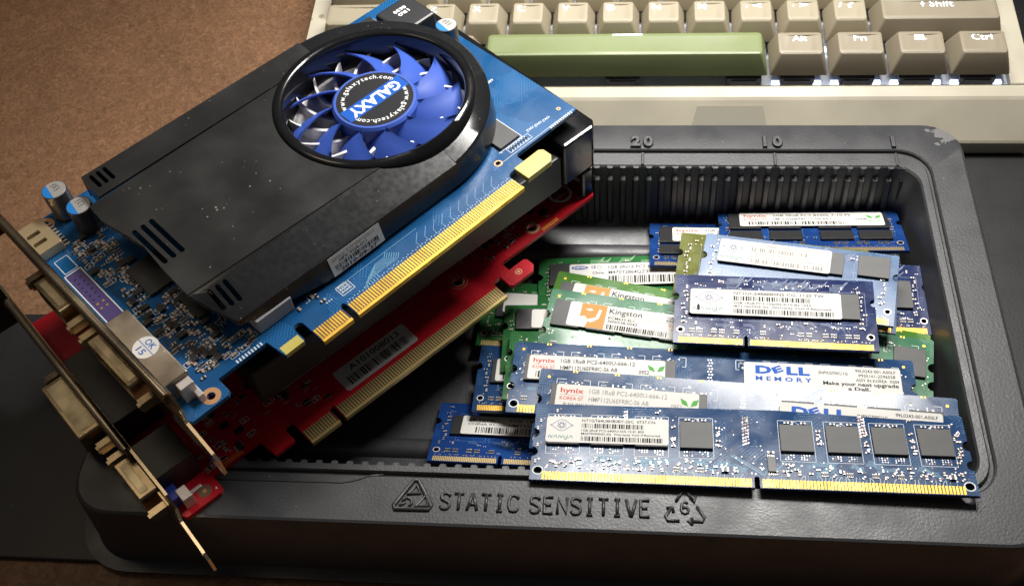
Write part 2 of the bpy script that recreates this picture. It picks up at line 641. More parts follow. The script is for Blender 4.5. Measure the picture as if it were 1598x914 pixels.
def thing(name, label, cat, m=None, loc=None, group=None):
    o = bpy.data.objects.new(name, None)
    o.empty_display_size = 0.01
    COL.objects.link(o)
    if m is not None:
        o.matrix_world = m
    if loc:
        o.location = Vector(loc) * MM
    o['label'] = label
    o['category'] = cat
    if group:
        o['group'] = group
    return o


def rrect(x0, x1, y0, y1, r, n=4):
    pts = []
    for cx, cy, a in ((x1 - r, y0 + r, -90), (x1 - r, y1 - r, 0), (x0 + r, y1 - r, 90), (x0 + r, y0 + r, 180)):
        for i in range(n + 1):
            t = R_(a + 90 * i / n)
            pts.append((cx + r * math.cos(t), cy + r * math.sin(t)))
    return pts


def arc(cx, cy, r, a0, a1, n):
    return [(cx + r * math.cos(R_(a0 + (a1 - a0) * i / n)), cy + r * math.sin(R_(a0 + (a1 - a0) * i / n)))
            for i in range(n + 1)]


def circle(cx, cy, r, n=14):
    return [(cx + r * math.cos(2 * math.pi * i / n), cy + r * math.sin(2 * math.pi * i / n)) for i in range(n)]


def slot(x, y0, y1, w, n=5):
    return arc(x, y1, w / 2, 0, 180, n) + arc(x, y0, w / 2, 180, 360, n)


# ------------------------------------------------------------------ setting: desk and mat
d = MB().box(-700, 800, -400, 800, -20, -2.0).build('desk_top', BOARD)
d['kind'] = 'structure'
mt = MB().prism([(-420, -43.4), (560, -43.4), (560, 320), (-84, 320), (-84, 150), (-112, 60), (-420, 52)],
                -1.9, 0, 0).build('desk_mat', MATM, bevel=0.6)
mt['label'] = 'thin black desk mat under the plastic tray and keyboard'
mt['category'] = 'mat'

# ------------------------------------------------------------------ plastic tray
tray = thing('plastic_tray', 'black vacuum formed plastic tray marked STATIC SENSITIVE holding the memory modules', 'tray')


def lofted(rings, n=8):
    """rings: (x0, x1, y0, y1, radius, z)"""
    mb = MB()
    k = 4 * (n + 1)
    for x0, x1, y0, y1, r, z in rings:
        mb.v += [(x, y, z) for x, y in rrect(x0, x1, y0, y1, r, n)]
    for j in range(len(rings) - 1):
        for i in range(k):
            a, b = j * k + i, j * k + (i + 1) % k
            mb.f.append((a, b, b + k, a + k))
            mb.m.append(0)
    return mb, k


def rg(x0, x1, y0, y1, r, z):
    return (x0, x1, y0, y1, r, z)


RINGS = [
    rg(-129, 187.5, -47, 141.5, 20, 0.3), rg(-129, 187.5, -47, 141.5, 20, 1.2),
    rg(-124.5, 183, -43.2, 137.5, 17, 1.3), rg(-124, 182.5, -42.8, 137, 17, 2.2),
    rg(-121.6, 180, -40.3, 134.6, 14, 28.6), rg(-121.1, 179.5, -39.9, 134.2, 13.6, 29.6),
    rg(-120.2, 178.6, -39.1, 133.2, 13, 30.0),
    rg(-107.6, 166.9, -24.0, 120.9, 12, 30.0), rg(-107.2, 166.4, -23.5, 120.4, 11.7, 29.5),
    rg(-107.0, 166.2, -23.3, 120.2, 11.5, 28.4),
    rg(-106.2, 165.2, -22.5, 119.2, 11, 28.4), rg(-106.0, 165.0, -22.3, 119.0, 11, 29.5),
    rg(-105.5, 164.5, -21.9, 118.4, 10.6, 30.0),
    rg(-102.8, 162.2, -19.9, 112.4, 9.5, 29.9), rg(-102.2, 161.6, -19.5, 111.7, 9.2, 29.2),
    rg(-101.8, 161.2, -19.2, 111.3, 9, 27),
    rg(-99.5, 158.6, -17.2, 109.0, 8, 5.0), rg(-98.8, 157.8, -16.4, 108.2, 7.5, 2.6), rg(-97.5, 156.4, -15, 106.8, 7, 2.0),
]
tb, k = lofted(RINGS)
tb.f.append(tuple(range((len(RINGS) - 1) * k, len(RINGS) * k)))
tb.m.append(0)
shell = tb.build('shell', TRAYM, tray, autosmooth=22)

# vertical ribs on the long walls: one mesh, many ribs
rb = MB()
prof = [(-1.35, 0), (-1.25, -1.5), (-0.75, -2.3), (0.75, -2.3), (1.25, -1.5), (1.35, 0)]
lv = [(2.2, 2.6), (20, 0.9), (24.6, 0.35), (25.4, -0.9), (28.6, -1.3), (29.5, -1.1), (29.75, 0.1)]
vs = []
for z, off in lv:
    sc = 1.0 if z < 25 else 0.85
    for (x, y) in prof:
        vs.append((x * sc, min(y * (1 if z < 25 else 0.5) - off * (1 if z < 25 else 0.35) + 0.0, 0.6), z))
fs = []
npf = len(prof)
for j in range(len(lv) - 1):
    for i in range(npf - 1):
        a = j * npf + i
        fs.append((a, a + 1, a + 1 + npf, a + npf))
fs.append(tuple(range((len(lv) - 1) * npf, len(lv) * npf)))
rb.add(vs, fs)
rmesh = rb.mesh('rib', TRAYM)
for i in range(51):
    x = 154.6 + 2.5 - i * 4.989
    inst(rmesh, 'rib', tray, (x, 111.9, 0))
    inst(rmesh, 'rib', tray, (x, -19.9, 0), math.pi)
# raised bars along the floor
for y in (91.5, 2.0):
    fb = MB()
    pr = [(-4, 1.9), (-3, 3.6), (-1.6, 4.3), (1.6, 4.3), (3, 3.6), (4, 1.9)]
    vs = [(x, y + a, b) for x in (-97, 156) for a, b in pr]
    fb.add(vs, [(i, i + 1, i + 7, i + 6) for i in range(5)])
    fb.build('floor_bar', TRAYM, tray, autosmooth=50)
# scale ticks on the lip and raised numbers
for kx in (1, 10, 20, 30, 40, 50):
    x = 154.6 - (kx - 1) * 4.989
    MB().box(x - 0.55, x + 0.55, 112.2, 118.6, 29.6, 30.5).build('scale_tick', TRAYM, tray, bevel=0.3)
    vs, fs = glyphs(str(kx), 0.02, 0.12, 0.05, 1.35)
    xa, xb = min(v[0] for v in vs), max(v[0] for v in vs)
    kk = 4.8 / CAPH
    mb = MB().add([(x - 0.3 + (v[0] - (xa + xb) / 2) * kk * 1.0, 121.9 + v[1] * kk, 30.0 + v[2] * kk) for v in vs], fs)
    mb.build('scale_number', TRAYM, tray, autosmooth=30)
def tube(pts, r, n=6, closed=False, m=0, mb=None, squash=1.0):
    mb = mb or MB()
    P = [Vector(p) for p in pts]
    k = len(P)
    rings = []
    for i, p in enumerate(P):
        a = P[(i - 1) % k] if (closed or i > 0) else p
        b = P[(i + 1) % k] if (closed or i < k - 1) else p
        t = (b - a).normalized()
        s = t.cross(Vector((0, 0, 1)))
        if s.length < 1e-4:
            s = Vector((1, 0, 0))
        s.normalize()
        u = s.cross(t)
        rings.append([tuple(p + r * (math.cos(2 * math.pi * j / n) * s + squash * math.sin(2 * math.pi * j / n) * u))
                      for j in range(n)])
    vs = [v for rr in rings for v in rr]
    fs = []
    for i in range(k if closed else k - 1):
        i2 = (i + 1) % k
        for j in range(n):
            j2 = (j + 1) % n
            fs.append((i * n + j, i * n + j2, i2 * n + j2, i2 * n + j))
    if not closed:
        fs += [tuple(range(n - 1, -1, -1)), tuple((k - 1) * n + j for j in range(n))]
    mb.add(vs, fs, m)
    return mb


Z0 = 30.15
# raised lettering on the front rim: one rounded stroke after another
STROKE = {
    'S': [[(.95, .82), (.8, .96), (.5, 1), (.2, .96), (.05, .8), (.1, .62), (.5, .52), (.9, .4), (.97, .2), (.8, .04), (.5, 0), (.2, .04), (.03, .18)]],
    'T': [[(0, 1), (1, 1)], [(.5, 1), (.5, 0)]],
    'A': [[(0, 0), (.45, 1), (.55, 1), (1, 0)], [(.2, .36), (.8, .36)]],
    'I': [[(.2, 1), (.8, 1)], [(.5, 1), (.5, 0)], [(.2, 0), (.8, 0)]],
    'C': [[(.97, .8), (.78, .97), (.5, 1), (.2, .95), (.04, .7), (.04, .3), (.2, .05), (.5, 0), (.78, .03), (.97, .2)]],
    'E': [[(.95, 1), (.05, 1), (.05, 0), (.95, 0)], [(.05, .52), (.75, .52)]],
    'N': [[(.03, 0), (.03, 1), (.97, 0), (.97, 1)]],
    'V': [[(0, 1), (.45, 0), (.55, 0), (1, 1)]],
}


def raised(word, x0, x1, y, h):
    n = len(word)
    pitch = (x1 - x0) / (n - 0.28)
    for i, ch in enumerate(word):
        mb = MB()
        for st in STROKE[ch]:
            tube([(x0 + i * pitch + a * pitch * .72, y + b * h, Z0) for a, b in st], 0.52, 6, mb=mb, squash=1.0)
        mb.build('raised_letter', TRAYM, tray, smooth=True)


raised('STATIC', -1.8, 22.4, -34.4, 5.4)
raised('SENSITIVE', 26.0, 62.4, -34.6, 5.4)
# hand-in-triangle mark
mb = tube([(-15.8, -35.0, Z0), (-5.0, -34.8, Z0), (-4.4, -33.6, Z0), (-9.4, -25.0, Z0), (-10.9, -25.0, Z0), (-16.2, -33.8, Z0)], 0.75, 6, True)
tube([(-9.4, -34.0, Z0), (-6.6, -30.2, Z0), (-5.4, -33.6, Z0)], 0.6, 6, True, mb=mb)
tube([(-12.2, -29.8, Z0), (-8.4, -29.4, Z0), (-9.8, -26.6, Z0)], 0.6, 6, True, mb=mb)
tube([(-13.6, -32.3, Z0), (-12.4, -31.0, Z0), (-11.0, -31.4, Z0), (-10.6, -33.0, Z0), (-11.4, -34.0, Z0)], 0.5, 6, mb=mb)
tube([(-14.4, -33.9, Z0), (-12.6, -32.6, Z0)], 0.5, 6, mb=mb)
mb.build('raised_hand_mark', TRAYM, tray, smooth=True)
# recycling triangle with 6
cx, cy = 72.8, -31.0
ARW = ([(-2.6, 1.9), (-.8, 4.9), (.8, 4.9), (2.6, 2.2)], [(1.6, 3.4), (2.9, 1.8), (3.3, 3.9)]), \
      ([(3.6, .4), (5.8, -3.2), (5.2, -4.5), (1.4, -4.5)], [(2.3, -3.4), (1.0, -4.5), (2.3, -5.6)]), \
      ([(-1.6, -4.5), (-5.2, -4.5), (-5.8, -3.2), (-3.9, -.1)], [(-5.4, -.5), (-3.7, .2), (-3.4, -1.7)])
for body, head in ARW:
    mb = MB()
    tube([(cx + a, cy + b, Z0) for a, b in body], .52, 6, mb=mb)
    tube([(cx + a, cy + b, Z0) for a, b in head], .52, 6, mb=mb)
    mb.build('raised_arrow', TRAYM, tray, smooth=True)
mb = tube([(cx + a, cy + b, Z0) for a, b in ((.9, 1.3), (.1, 1.9), (-.8, 1.2), (-1.1, -.6), (-.8, -1.7), (0, -2.1), (.9, -1.7), (1.1, -.8), (.7, 0), (0, .1), (-.8, -.3))], .45, 6)
mb.build('raised_digit', TRAYM, tray, smooth=True)
# step line of the front land
mb = MB()
tube([(-95, -27.0, 29.95), (-34, -26.6, 29.95), (-30, -25.8, 29.95), (-25, -23.8, 29.95), (-21, -23.4, 29.95)], 0.35, 6, mb=mb)
mb.build('front_land_edge', TRAYM, tray, smooth=True)

# ------------------------------------------------------------------ keyboard
KX, KY, U = -79.5, 164.28, 19.05
TL = R_(5)
kb = thing('keyboard', 'cream mechanical keyboard with beige keycaps and a green space bar', 'keyboard', loc=(KX, KY, 0))


def kz(v):
    return 37.25 + v * math.sin(TL)


def yz_bar(mb, pts, x0, x1, m=0):
    n = len(pts)
    vs = [(x, y, z) for x in (x0, x1) for y, z in pts]
    fs = [(i, (i + 1) % n, n + (i + 1) % n, n + i) for i in range(n)]
    tr = tessellate_polygon([[Vector((y, z, 0)) for y, z in pts]])
    fs += [tuple(t) for t in tr] + [tuple(i + n for i in t[::-1]) for t in tr]
    mb.add(vs, fs, m)


cs = MB()
XL, XR = -8.6, 15 * U + 9
front = [(-16.0, 0.2), (-16.9, 7.0), (-16.4, 8.0), (-6.6, 21.2), (-5.6, 22.2), (-2.0, 23.9), (-0.9, 23.8), (-0.6, 22.6), (-0.5, 12), (-0.5, 0.2)]
yz_bar(cs, front, XL, XR)
DEP = 5 * U
side = [(-0.49, 0.2), (-0.49, 24), (DEP + 1, 24 + (DEP + 1) * math.tan(TL)), (DEP + 9, 24 + (DEP + 8) * math.tan(TL)), (DEP + 10, 0.2)]
yz_bar(cs, side, XL, -1.0)
yz_bar(cs, side, 15 * U + 1.0, XR)
yz_bar(cs, [(DEP + 0.6, 0.2), (DEP + 0.6, 24 + DEP * math.tan(TL)), (DEP + 8.9, 24 + (DEP + 7.5) * math.tan(TL)), (DEP + 9.9, 0.2)], -1.0, 15 * U + 1)
cs.build('case', CASE, kb, bevel=0.5)
pl = MB()
yz_bar(pl, [(-0.45, 18), (-0.45, 20.5), (DEP + .5, 20.5 + DEP * math.tan(TL)), (DEP + .5, 18 + DEP * math.tan(TL))], -0.9, 15 * U + .9)
pl.build('switch_plate', PLATE, kb)
# front status panel
def on_front(y):
    return 8.0 + (y + 16.4) / 9.8 * 13.2


pp = [(158.5, -15.6), (191.5, -15.6), (188.4, -7.9), (161.8, -7.9)]
vs = [(x, y - 0.12, on_front(y) + 0.12) for x, y in pp] + [(x, y + .3, on_front(y) - .3) for x, y in pp]
MB().add(vs, [(0, 1, 2, 3), (0, 4, 5, 1), (1, 5, 6, 2), (2, 6, 7, 3), (3, 7, 4, 0)]).build('status_panel', CASE_PANEL, kb)

_KM = {}


def keycap_mesh(units, material, dish=0.7):
    k = (units, material.name)
    if k in _KM:
        return _KM[k]
    W = units * U
    mb = MB()
    n = 5
    levels = [(0.45, W - 0.45, 0.45, U - 0.45, 1.0, -9.9, 0), (0.55, W - 0.55, 0.6, U - 0.55, 1.0, -9.2, 0),
              (3.0, W - 3.0, 2.9, 15.6, 1.4, -0.9, 0.5), (3.35, W - 3.35, 3.25, 15.2, 1.6, -0.25, 1), (3.9, W - 3.9, 3.8, 14.6, 1.5, 0.0, 1)]
    per = 4 * (n + 1)
    cxm = W / 2
    hw = W / 2 - 3.3

    def dz(x, f):
        return f * dish * (((x - cxm) / hw) ** 2 - 1) if dish > 0 else f * (-dish) * (1 - 0)

    for x0, x1, y0, y1, r, z, f in levels:
        for x, y in rrect(x0, x1, y0, y1, r, n):
            mb.v.append((x, y, z + (dz(x, f) if dish > 0 else 0)))
    for j in range(len(levels) - 1):
        for i in range(per):
            a, b = j * per + i, j * per + (i + 1) % per
            mb.f.append((a, b, b + per, a + per))
            mb.m.append(0)
    # top face as strips between front and back edge points
    base = (len(levels) - 1) * per
    cols = 9
    x0, x1, y0, y1 = levels[-1][:4]
    inner = [(x0 + 1.2 + (x1 - x0 - 2.4) * i / (cols - 1)) for i in range(cols)]
    b0 = len(mb.v)
    for x in inner:
        mb.v.append((x, y0 + 1.2, dz(x, 1) if dish > 0 else 0))
        mb.v.append((x, y1 - 1.2, dz(x, 1) if dish > 0 else 0))
    for i in range(cols - 1):
        a = b0 + 2 * i
        mb.f.append((a, a + 2, a + 3, a + 1))
        mb.m.append(0)
    ringi = [base + i for i in range(per)]
    inn = [b0 + 2 * i for i in range(cols)] + [b0 + 2 * i + 1 for i in range(cols - 1, -1, -1)]
    # stitch rim to inner loop by nearest angle
    pts_o = [mb.v[i] for i in ringi]
    loop = [Vector((p[0], p[1], 0)) for p in pts_o]
    hol = [Vector((mb.v[i][0], mb.v[i][1], 0)) for i in inn]
    ids = ringi + inn
    for t in tessellate_polygon([loop, hol]):
        a, b, c = [mb.v[ids[q]] for q in t]
        tri = tuple(ids[q] for q in t)
        if (b[0] - a[0]) * (c[1] - a[1]) - (b[1] - a[1]) * (c[0] - a[0]) < 0:
            tri = tri[::-1]
        mb.f.append(tri)
        mb.m.append(0)
    _KM[k] = mb.mesh('keycap', material, False)
    _KM[k].polygons.foreach_set('use_smooth', [True] * len(_KM[k].polygons))
    _KM[k].set_sharp_from_angle(angle=R_(30))
    return _KM[k]


swb = MB().box(-7, 7, -7, 7, 0, 4.2).box(-5.2, 5.2, -7.6, -6.8, 1.0, 3.4).cyl(0, 0, 3.0, 4.2, 8, 12)
sw_mesh = swb.mesh('switch', SWITCH)
led_mesh = MB().box(-1.6, 1.6, -0.9, 0.9, 0, 1.4).mesh('led', LEDM)


def key(u0, units, row, material, legends=(), dish=0.7, switches=True):
    vy = row * U
    o = bpy.data.objects.new('keycap', keycap_mesh(units, material, dish))
    place(o, kb, loc=(u0 * U, vy, kz(vy)))
    o.rotation_euler.x = TL
    if legends:
        lg = MB()
        for (t, x, y, h, wd) in legends:
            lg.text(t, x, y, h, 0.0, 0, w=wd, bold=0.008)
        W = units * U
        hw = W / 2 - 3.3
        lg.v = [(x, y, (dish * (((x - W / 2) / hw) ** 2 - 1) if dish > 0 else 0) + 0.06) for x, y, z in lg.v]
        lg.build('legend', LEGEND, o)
    if switches and row <= 1:
        xs = [units * U / 2] if units < 5 else [units * U / 2 - 50, units * U / 2, units * U / 2 + 50]
        for x in xs:
            s = inst(sw_mesh, 'switch', kb, (u0 * U + x, vy + U / 2, 20.6 + (vy + U / 2) * math.tan(TL)))
            s.rotation_euler.x = TL
            if units < 5:
                for dx in (-8.3, 8.3):
                    l = inst(led_mesh, 'led', s, (dx, -6.2, 0.0))
    return o


LT = lambda t: [(t, 4.7, 10.3, 3.6, 3.5)]
for i, t in enumerate('ZXCVBNM'):
    key(2.25 + i, 1, 1, KEY, LT(t))
key(9.25, 1, 1, KEY, [(',', 5.4, 11.4, 3.4, .9), ('<', 8.4, 10.6, 3.2, 3.6)])
key(10.25, 1, 1, KEY, [('.', 5.4, 11.4, 3.4, .9), ('>', 8.4, 10.6, 3.2, 3.6)])
key(11.25, 1, 1, KEY, [('/', 5.0, 10.5, 3.4, 2.0), ('?', 8.8, 10.5, 3.4, 2.6)])
key(12.25, 2.75, 1, KEY_MOD, [('Shift', 22.6, 10.6, 3.3, 9.6), ('I', 19.6, 10.6, 3.3, 0.6), ('v', 19.0, 13.4, -2.2, 1.8)])
key(0, 2.25, 1, KEY)
key(0, 1.25, 0, KEY_MOD)
key(1.25, 1.25, 0, KEY_MOD)
key(2.5, 1.25, 0, KEY_MOD)
sp = key(3.75, 6.25, 0, KEY_GREEN, dish=0.01)
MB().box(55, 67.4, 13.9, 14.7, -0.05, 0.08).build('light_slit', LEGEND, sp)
key(10, 1.25, 0, KEY_MOD, [('Alt', 9.0, 10.6, 3.2, 5.8)])
key(11.25, 1.25, 0, KEY_MOD, [('Fn', 9.6, 10.6, 3.2, 5.0)])
mk = key(12.5, 1.25, 0, KEY_MOD)
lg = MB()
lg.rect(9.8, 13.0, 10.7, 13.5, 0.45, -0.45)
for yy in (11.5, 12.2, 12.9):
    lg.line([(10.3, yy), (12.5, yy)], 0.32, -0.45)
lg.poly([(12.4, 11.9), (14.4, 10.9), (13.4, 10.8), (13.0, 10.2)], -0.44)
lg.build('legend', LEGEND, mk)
key(13.75, 1.25, 0, KEY_MOD, [('Ctrl', 7.8, 10.6, 3.2, 8.0)])
key(0, 1.75, 2, KEY_MOD)
for i in range(11):
    key(1.75 + i, 1, 2, KEY)
key(12.75, 2.25, 2, KEY_MOD)
key(0, 1.5, 3, KEY_MOD)
for i in range(12):
    key(1.5 + i, 1, 3, KEY)
key(13.5, 1.5, 3, KEY_MOD)
for i in range(13):
    key(i, 1, 4, KEY)
key(13, 2, 4, KEY_MOD)

# ------------------------------------------------------------------ memory modules
PRINT = [INK, INK_BLUE, INK_RED, INK_GREEN, INK_TEAL, INK_ORANGE, INK_WHITE, INK_GREY, INK_NAVY, PAPER]
K_, BL_, RD_, GR_, TE_, OR_, WH_, GY_, NV_, PA_ = range(10)
SMD = [TIN, CERAMIC, RESIST, SILK, GOLD]


def plate_matrix(p):
    x, y, z, a, t, s = p
    a, t, s = R_(a), R_(t), R_(s)
    ex = Vector((math.cos(a) * math.cos(s), math.sin(a) * math.cos(s), math.sin(s)))
    ey = Vector((0, 0, 1)).cross(ex).normalized()
    ez = ex.cross(ey)
    ey = math.cos(t) * ey + math.sin(t) * ez
    ez = ex.cross(ey)
    m = Matrix((ex, ey, ez)).transposed().to_4x4()
    m.translation = Vector((x, y, z)) * MM
    return m


POSE = {
    'd1': (25.27, -24.4, 32.2, -0.73, -7.6, 0.90),
    'd2': (23.87, -9.7, 25.6, -4.29, 2.4, 1.31),
    'd3': (14.91, 4.6, 23.9, -2.35, -4.4, 0.69),
    's4': (-11.20, -9.08, 13.96, -1.20, -18.23, 0.11),
    's5': (1.84, 11.40, 12.96, -0.67, -6.87, -0.00),
    's6d': (12.64, 12.91, 18.50, -1.58, -4.00, -0.00),
    's6a': (10.62, 27.27, 13.50, 1.50, -1.99, -0.00),
    's6b': (-0.15, 41.87, 8.50, -2.92, -1.00, -0.00),
    's7': (22.53, 32.08, 17.61, -9.20, -0.76, 0.78),
    's7b': (22.79, 43.64, 13.74, -12.12, -0.50, 0.96),
    's8': (21.85, 52.92, 10.50, 2.12, -4.07, 1.29),
    's9': (70.27, 32.1, 26.7, -2.93, -1.2, 1.59),
    's10': (77.9, 53.2, 22.9, -10.94, 3.4, 3.17),
    's11': (70.81, 58.08, 20.00, -7.45, -2.00, 1.01),
    's15': (79.95, 52.83, 19.00, -8.57, 2.01, -0.00),
    's14': (92.67, 47.74, 15.49, -2.09, 1.78, -0.03),
    's12': (89.00, 80.53, 17.01, -0.71, -18.80, 2.19),
    's13': (62.94, 75.83, 13.96, -0.37, -17.33, 0.02),
}


def smd(mb, x, y, l=1.0, w=0.5, a=0.0, body=1, z=0.0, h=0.4):
    c, n = math.cos(a), math.sin(a)
    mb.rbox(x, y, l * 0.52, w * 0.96, a, z, z + h * 0.94, body)
    for s in (-1, 1):
        mb.rbox(x + s * c * l * 0.38, y + s * n * l * 0.38, l * 0.26, w, a, z, z + h, 0)


def pads(mb, x, y, a=0.0, z=0.03):
    """a pair of tinned pads"""
    mb.rbox(x - 0.42 * math.cos(a), y - .42 * math.sin(a), 0.45, 0.5, a, 0, z, 0)
    mb.rbox(x + 0.42 * math.cos(a), y + .42 * math.sin(a), 0.45, 0.5, a, 0, z, 0)


def via(mb, x, y, r=0.24, m=0):
    mb.add([(x + r * math.cos(q * math.pi / 3), y + r * math.sin(q * math.pi / 3), 0.03) for q in range(6)],
           [(0, 1, 2, 3, 4, 5)], m)


def array4(mb, x, y, w=2.2, z=0.0):
    """four-way resistor pack"""
    mb.box(x - w / 2, x + w / 2, y - 0.45, y + 0.45, z, 0.4, 2)
    for i in range(4):
        xx = x - w / 2 + w * (i + .5) / 4
        mb.box(xx - 0.17, xx + 0.17, y - 0.72, y + 0.72, z, 0.3, 0)


def dimm_outline(W):
    o = [(0.0, 0.0), (68.4, 0), (68.4, 3.4)] + arc(69.2, 3.4, 0.8, 180, 0, 4) + [(70.0, 0), (W, 0)]
    for y in (10.8, 18.2):
        o += [(W, y - 2.0)] + arc(W, y, 1.9, 270, 90, 6)
    o += [(W, 29.5), (W - .5, 30), (0.5, 30), (0, 29.5)]
    for y in (18.2, 10.8):
        o += arc(0, y, 1.9, 90, -90, 6)
    return o, [circle(2.4, 3.6, 1.35), circle(W - 2.4, 3.2, 1.35)]


def sodimm_outline(W, kx=24.4):
    o = [(0.0, 0.0), (kx - .6, 0), (kx - .6, 3.4)] + arc(kx, 3.4, 0.6, 180, 0, 4) + [(kx + .6, 0), (W, 0)]
    o += arc(W, 20.2, 1.7, 270, 90, 6) + [(W, 29.6), (W - .4, 30), (0.4, 30), (0, 29.6)] + arc(0, 20.2, 1.7, 90, -90, 6)
    return o, [circle(2.3, 5.6, 0.95), circle(W - 2.3, 5.6, 0.95)]


def nanya(mb, w, h, lines, rng, faded=False, z=0.02):
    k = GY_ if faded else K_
    cx, cy = w * 0.125, h * 0.66
    rx, ry = w * 0.095, h * 0.22
    up = [(cx + rx * t, cy + ry * (math.cos(t * math.pi / 2) ** 1.6 if abs(t) < 1 else 0)) for t in [i / 8 - 1 for i in range(17)]]
    dn = [(x, 2 * cy - y) for x, y in up]
    mb.line(up, 0.17, z, NV_)
    mb.line(dn, 0.17, z, NV_)
    for q in range(3):
        a = q * math.pi / 3 + .4
        el = []
        for i in range(15):
            t = i * 2 * math.pi / 14
            ex, ey = 1.45 * math.cos(t) * h / 10, 0.6 * math.sin(t) * h / 10
            el.append((cx + ex * math.cos(a) - ey * math.sin(a), cy + ex * math.sin(a) + ey * math.cos(a)))
        mb.line(el, 0.14, z, NV_)
    # wavy teal wordmark
    wm = 'ΝΛΝUΛ'
    x = w * 0.025
    lw = w * 0.031
    y0, y1 = h * 0.16, h * 0.26
    for i, c in enumerate(('N', 'A', 'N', 'Y', 'A')):
        xx = w * 0.022 + i * w * 0.042
        P = {'N': [(0, 0), (0.15, .9), (.35, .9), (.7, .1), (.85, .1), (1, 1)],
             'A': [(0, 0), (.4, .95), (.6, .95), (1, 0)],
             'Y': [(0, 1), (.1, .2), (.4, .05), (.9, .25), (.95, 1), (.9, -.3), (.5, -.5), (.2, -.4)]}[c]
        mb.line([(xx + a * lw, y0 + b * (y1 - y0)) for a, b in P], 0.2, z, TE_)
    x0 = w * 0.29
    mb.text(lines[0], x0, h * 0.815, h * 0.105, z, k, w=w * 0.60)
    mb.barcode(x0, w * 0.80, h * 0.575, h * 0.755, z, k, rng)
    mb.text(lines[1], x0, h * 0.44, h * 0.082, z, k, w=w * 0.51)
    mb.text(lines[2], x0, h * 0.31, h * 0.082, z, k, w=w * 0.64)
    mb.barcode(x0, w * 0.95, h * 0.07, h * 0.25, z, k, rng)


def eco(mb, x, y, s, z=0.02):
    mb.poly([(x - s * .1, y), (x - s * .75, y + s * .25), (x - s * .95, y + s * .95), (x - s * .3, y + s * .6)], z, GR_)
    mb.poly([(x + s * .1, y), (x + s * .35, y + s * .7), (x + s * .95, y + s * .9), (x + s * .75, y + s * .2)], z, GR_)
    mb.text('eco', x, y - s * .75, s * .42, z, GR_, align='c', w=s * 1.6)


def hynix(mb, w, h, rng, l1, l2, date, faded=False, z=0.02, origin='KOREA 07'):
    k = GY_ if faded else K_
    mb.text('hynix', w * 0.03, h * 0.70, h * 0.17, z, RD_, w=w * 0.165, bold=0.02)
    mb.line([(w * .03, h * .62), (w * .2, h * .62)], 0.12, z, RD_)
    mb.text(origin, w * 0.03, h * 0.44, h * 0.12, z, RD_, w=w * 0.165)
    mb.text(l1, w * 0.235, h * 0.72, h * 0.155, z, k, w=w * 0.545, bold=0.01)
    mb.text(l2, w * 0.235, h * 0.44, h * 0.155, z, k, w=w * 0.42, bold=0.01)
    mb.text(date, w * 0.81, h * 0.40, h * 0.155, z, k, w=w * 0.075, bold=0.01)
    eco(mb, w * 0.935, h * 0.52, h * 0.30, z)
    mb.barcode(w * 0.06, w * 0.72, h * 0.08, h * 0.34, z, k, rng, 0.26)


def dell(mb, w, h, rng, z=0.02):
    x, y, H = w * 0.075, h * 0.60, h * 0.27
    mb.text('D', x, y, H, z, BL_, w=w * 0.105, bold=0.05)
    mb.text('E', x + w * .122, y + H * .02, H * .80, z, BL_, w=w * 0.066, bold=0.05, rot=R_(24))
    mb.text('L', x + w * .200, y, H, z, BL_, w=w * 0.072, bold=0.055)
    mb.text('L', x + w * .278, y, H, z, BL_, w=w * 0.072, bold=0.055)
    mb.text('MEMORY', x, h * 0.34, h * .15, z, BL_, w=w * 0.36, bold=0.03, spacing=1.6)
    mb.text('SNPXG700C/1G', w * 0.48, h * 0.68, h * .105, z, K_, w=w * .185)
    mb.text('99L0243-001.A00LF', w * 0.715, h * 0.80, h * .105, z, K_, w=w * .255)
    mb.text('P935161-2596528', w * 0.735, h * 0.63, h * .105, z, K_, w=w * .23)
    mb.text('ASSY IN KOREA  X004', w * 0.715, h * 0.46, h * .105, z, K_, w=w * .27)
    mb.text('Make your next upgrade', w * 0.505, h * 0.30, h * .125, z, K_, w=w * .475, bold=0.028)
    mb.text('a Dell.', w * 0.66, h * 0.13, h * .12, z, K_, w=w * .14, bold=0.028)


def kingston(mb, w, h, rng, z=0.02):
    mb.quad(w * .085, w * .27, 0.12, h - .12, z, OR_)
    # white face profile inside the block, kept to plain shapes
    mb.poly([(w * .085, .14), (w * .085, h * .42), (w * .12, h * .47), (w * .155, h * .30), (w * .135, .14)], z + .02, PA_)
    mb.poly([(w * .15, h * .36), (w * .20, h * .45), (w * .215, h * .80), (w * .235, h * .78), (w * .225, h * .42), (w * .185, h * .25), (w * .16, h * .22)], z + .02, PA_)
    mb.poly([(w * .115, h * .74), (w * .155, h * .80), (w * .175, h * .74), (w * .15, h * .69)], z + .02, PA_)
    mb.text('Kingston', w * .29, h * .70, h * .20, z, K_, w=w * .235, bold=0.012)
    mb.line([(w * .28, h * .62), (w * .98, h * .62)], 0.1, z, K_)
    mb.text('KCM633-ELC', w * .29, h * .47, h * .10, z, K_, w=w * .20)
    mb.text('3000538-004Z', w * .29, h * .33, h * .10, z, K_, w=w * .22)
    mb.barcode(w * .29, w * .72, h * .05, h * .25, z, K_, rng)
    mb.text('1GB 1Rx8 PC2-6400U', w * .70, h * .80, h * .10, z, K_, w=w * .28)
    mb.text('666-12-D', w * .70, h * .68, h * .10, z, K_, w=w * .16)
    mb.text('9995315-0', w * .72, h * .47, h * .10, z, OR_, w=w * .2)
    mb.text('ASSY IN MA', w * .74, h * .33, h * .10, z, OR_, w=w * .2)


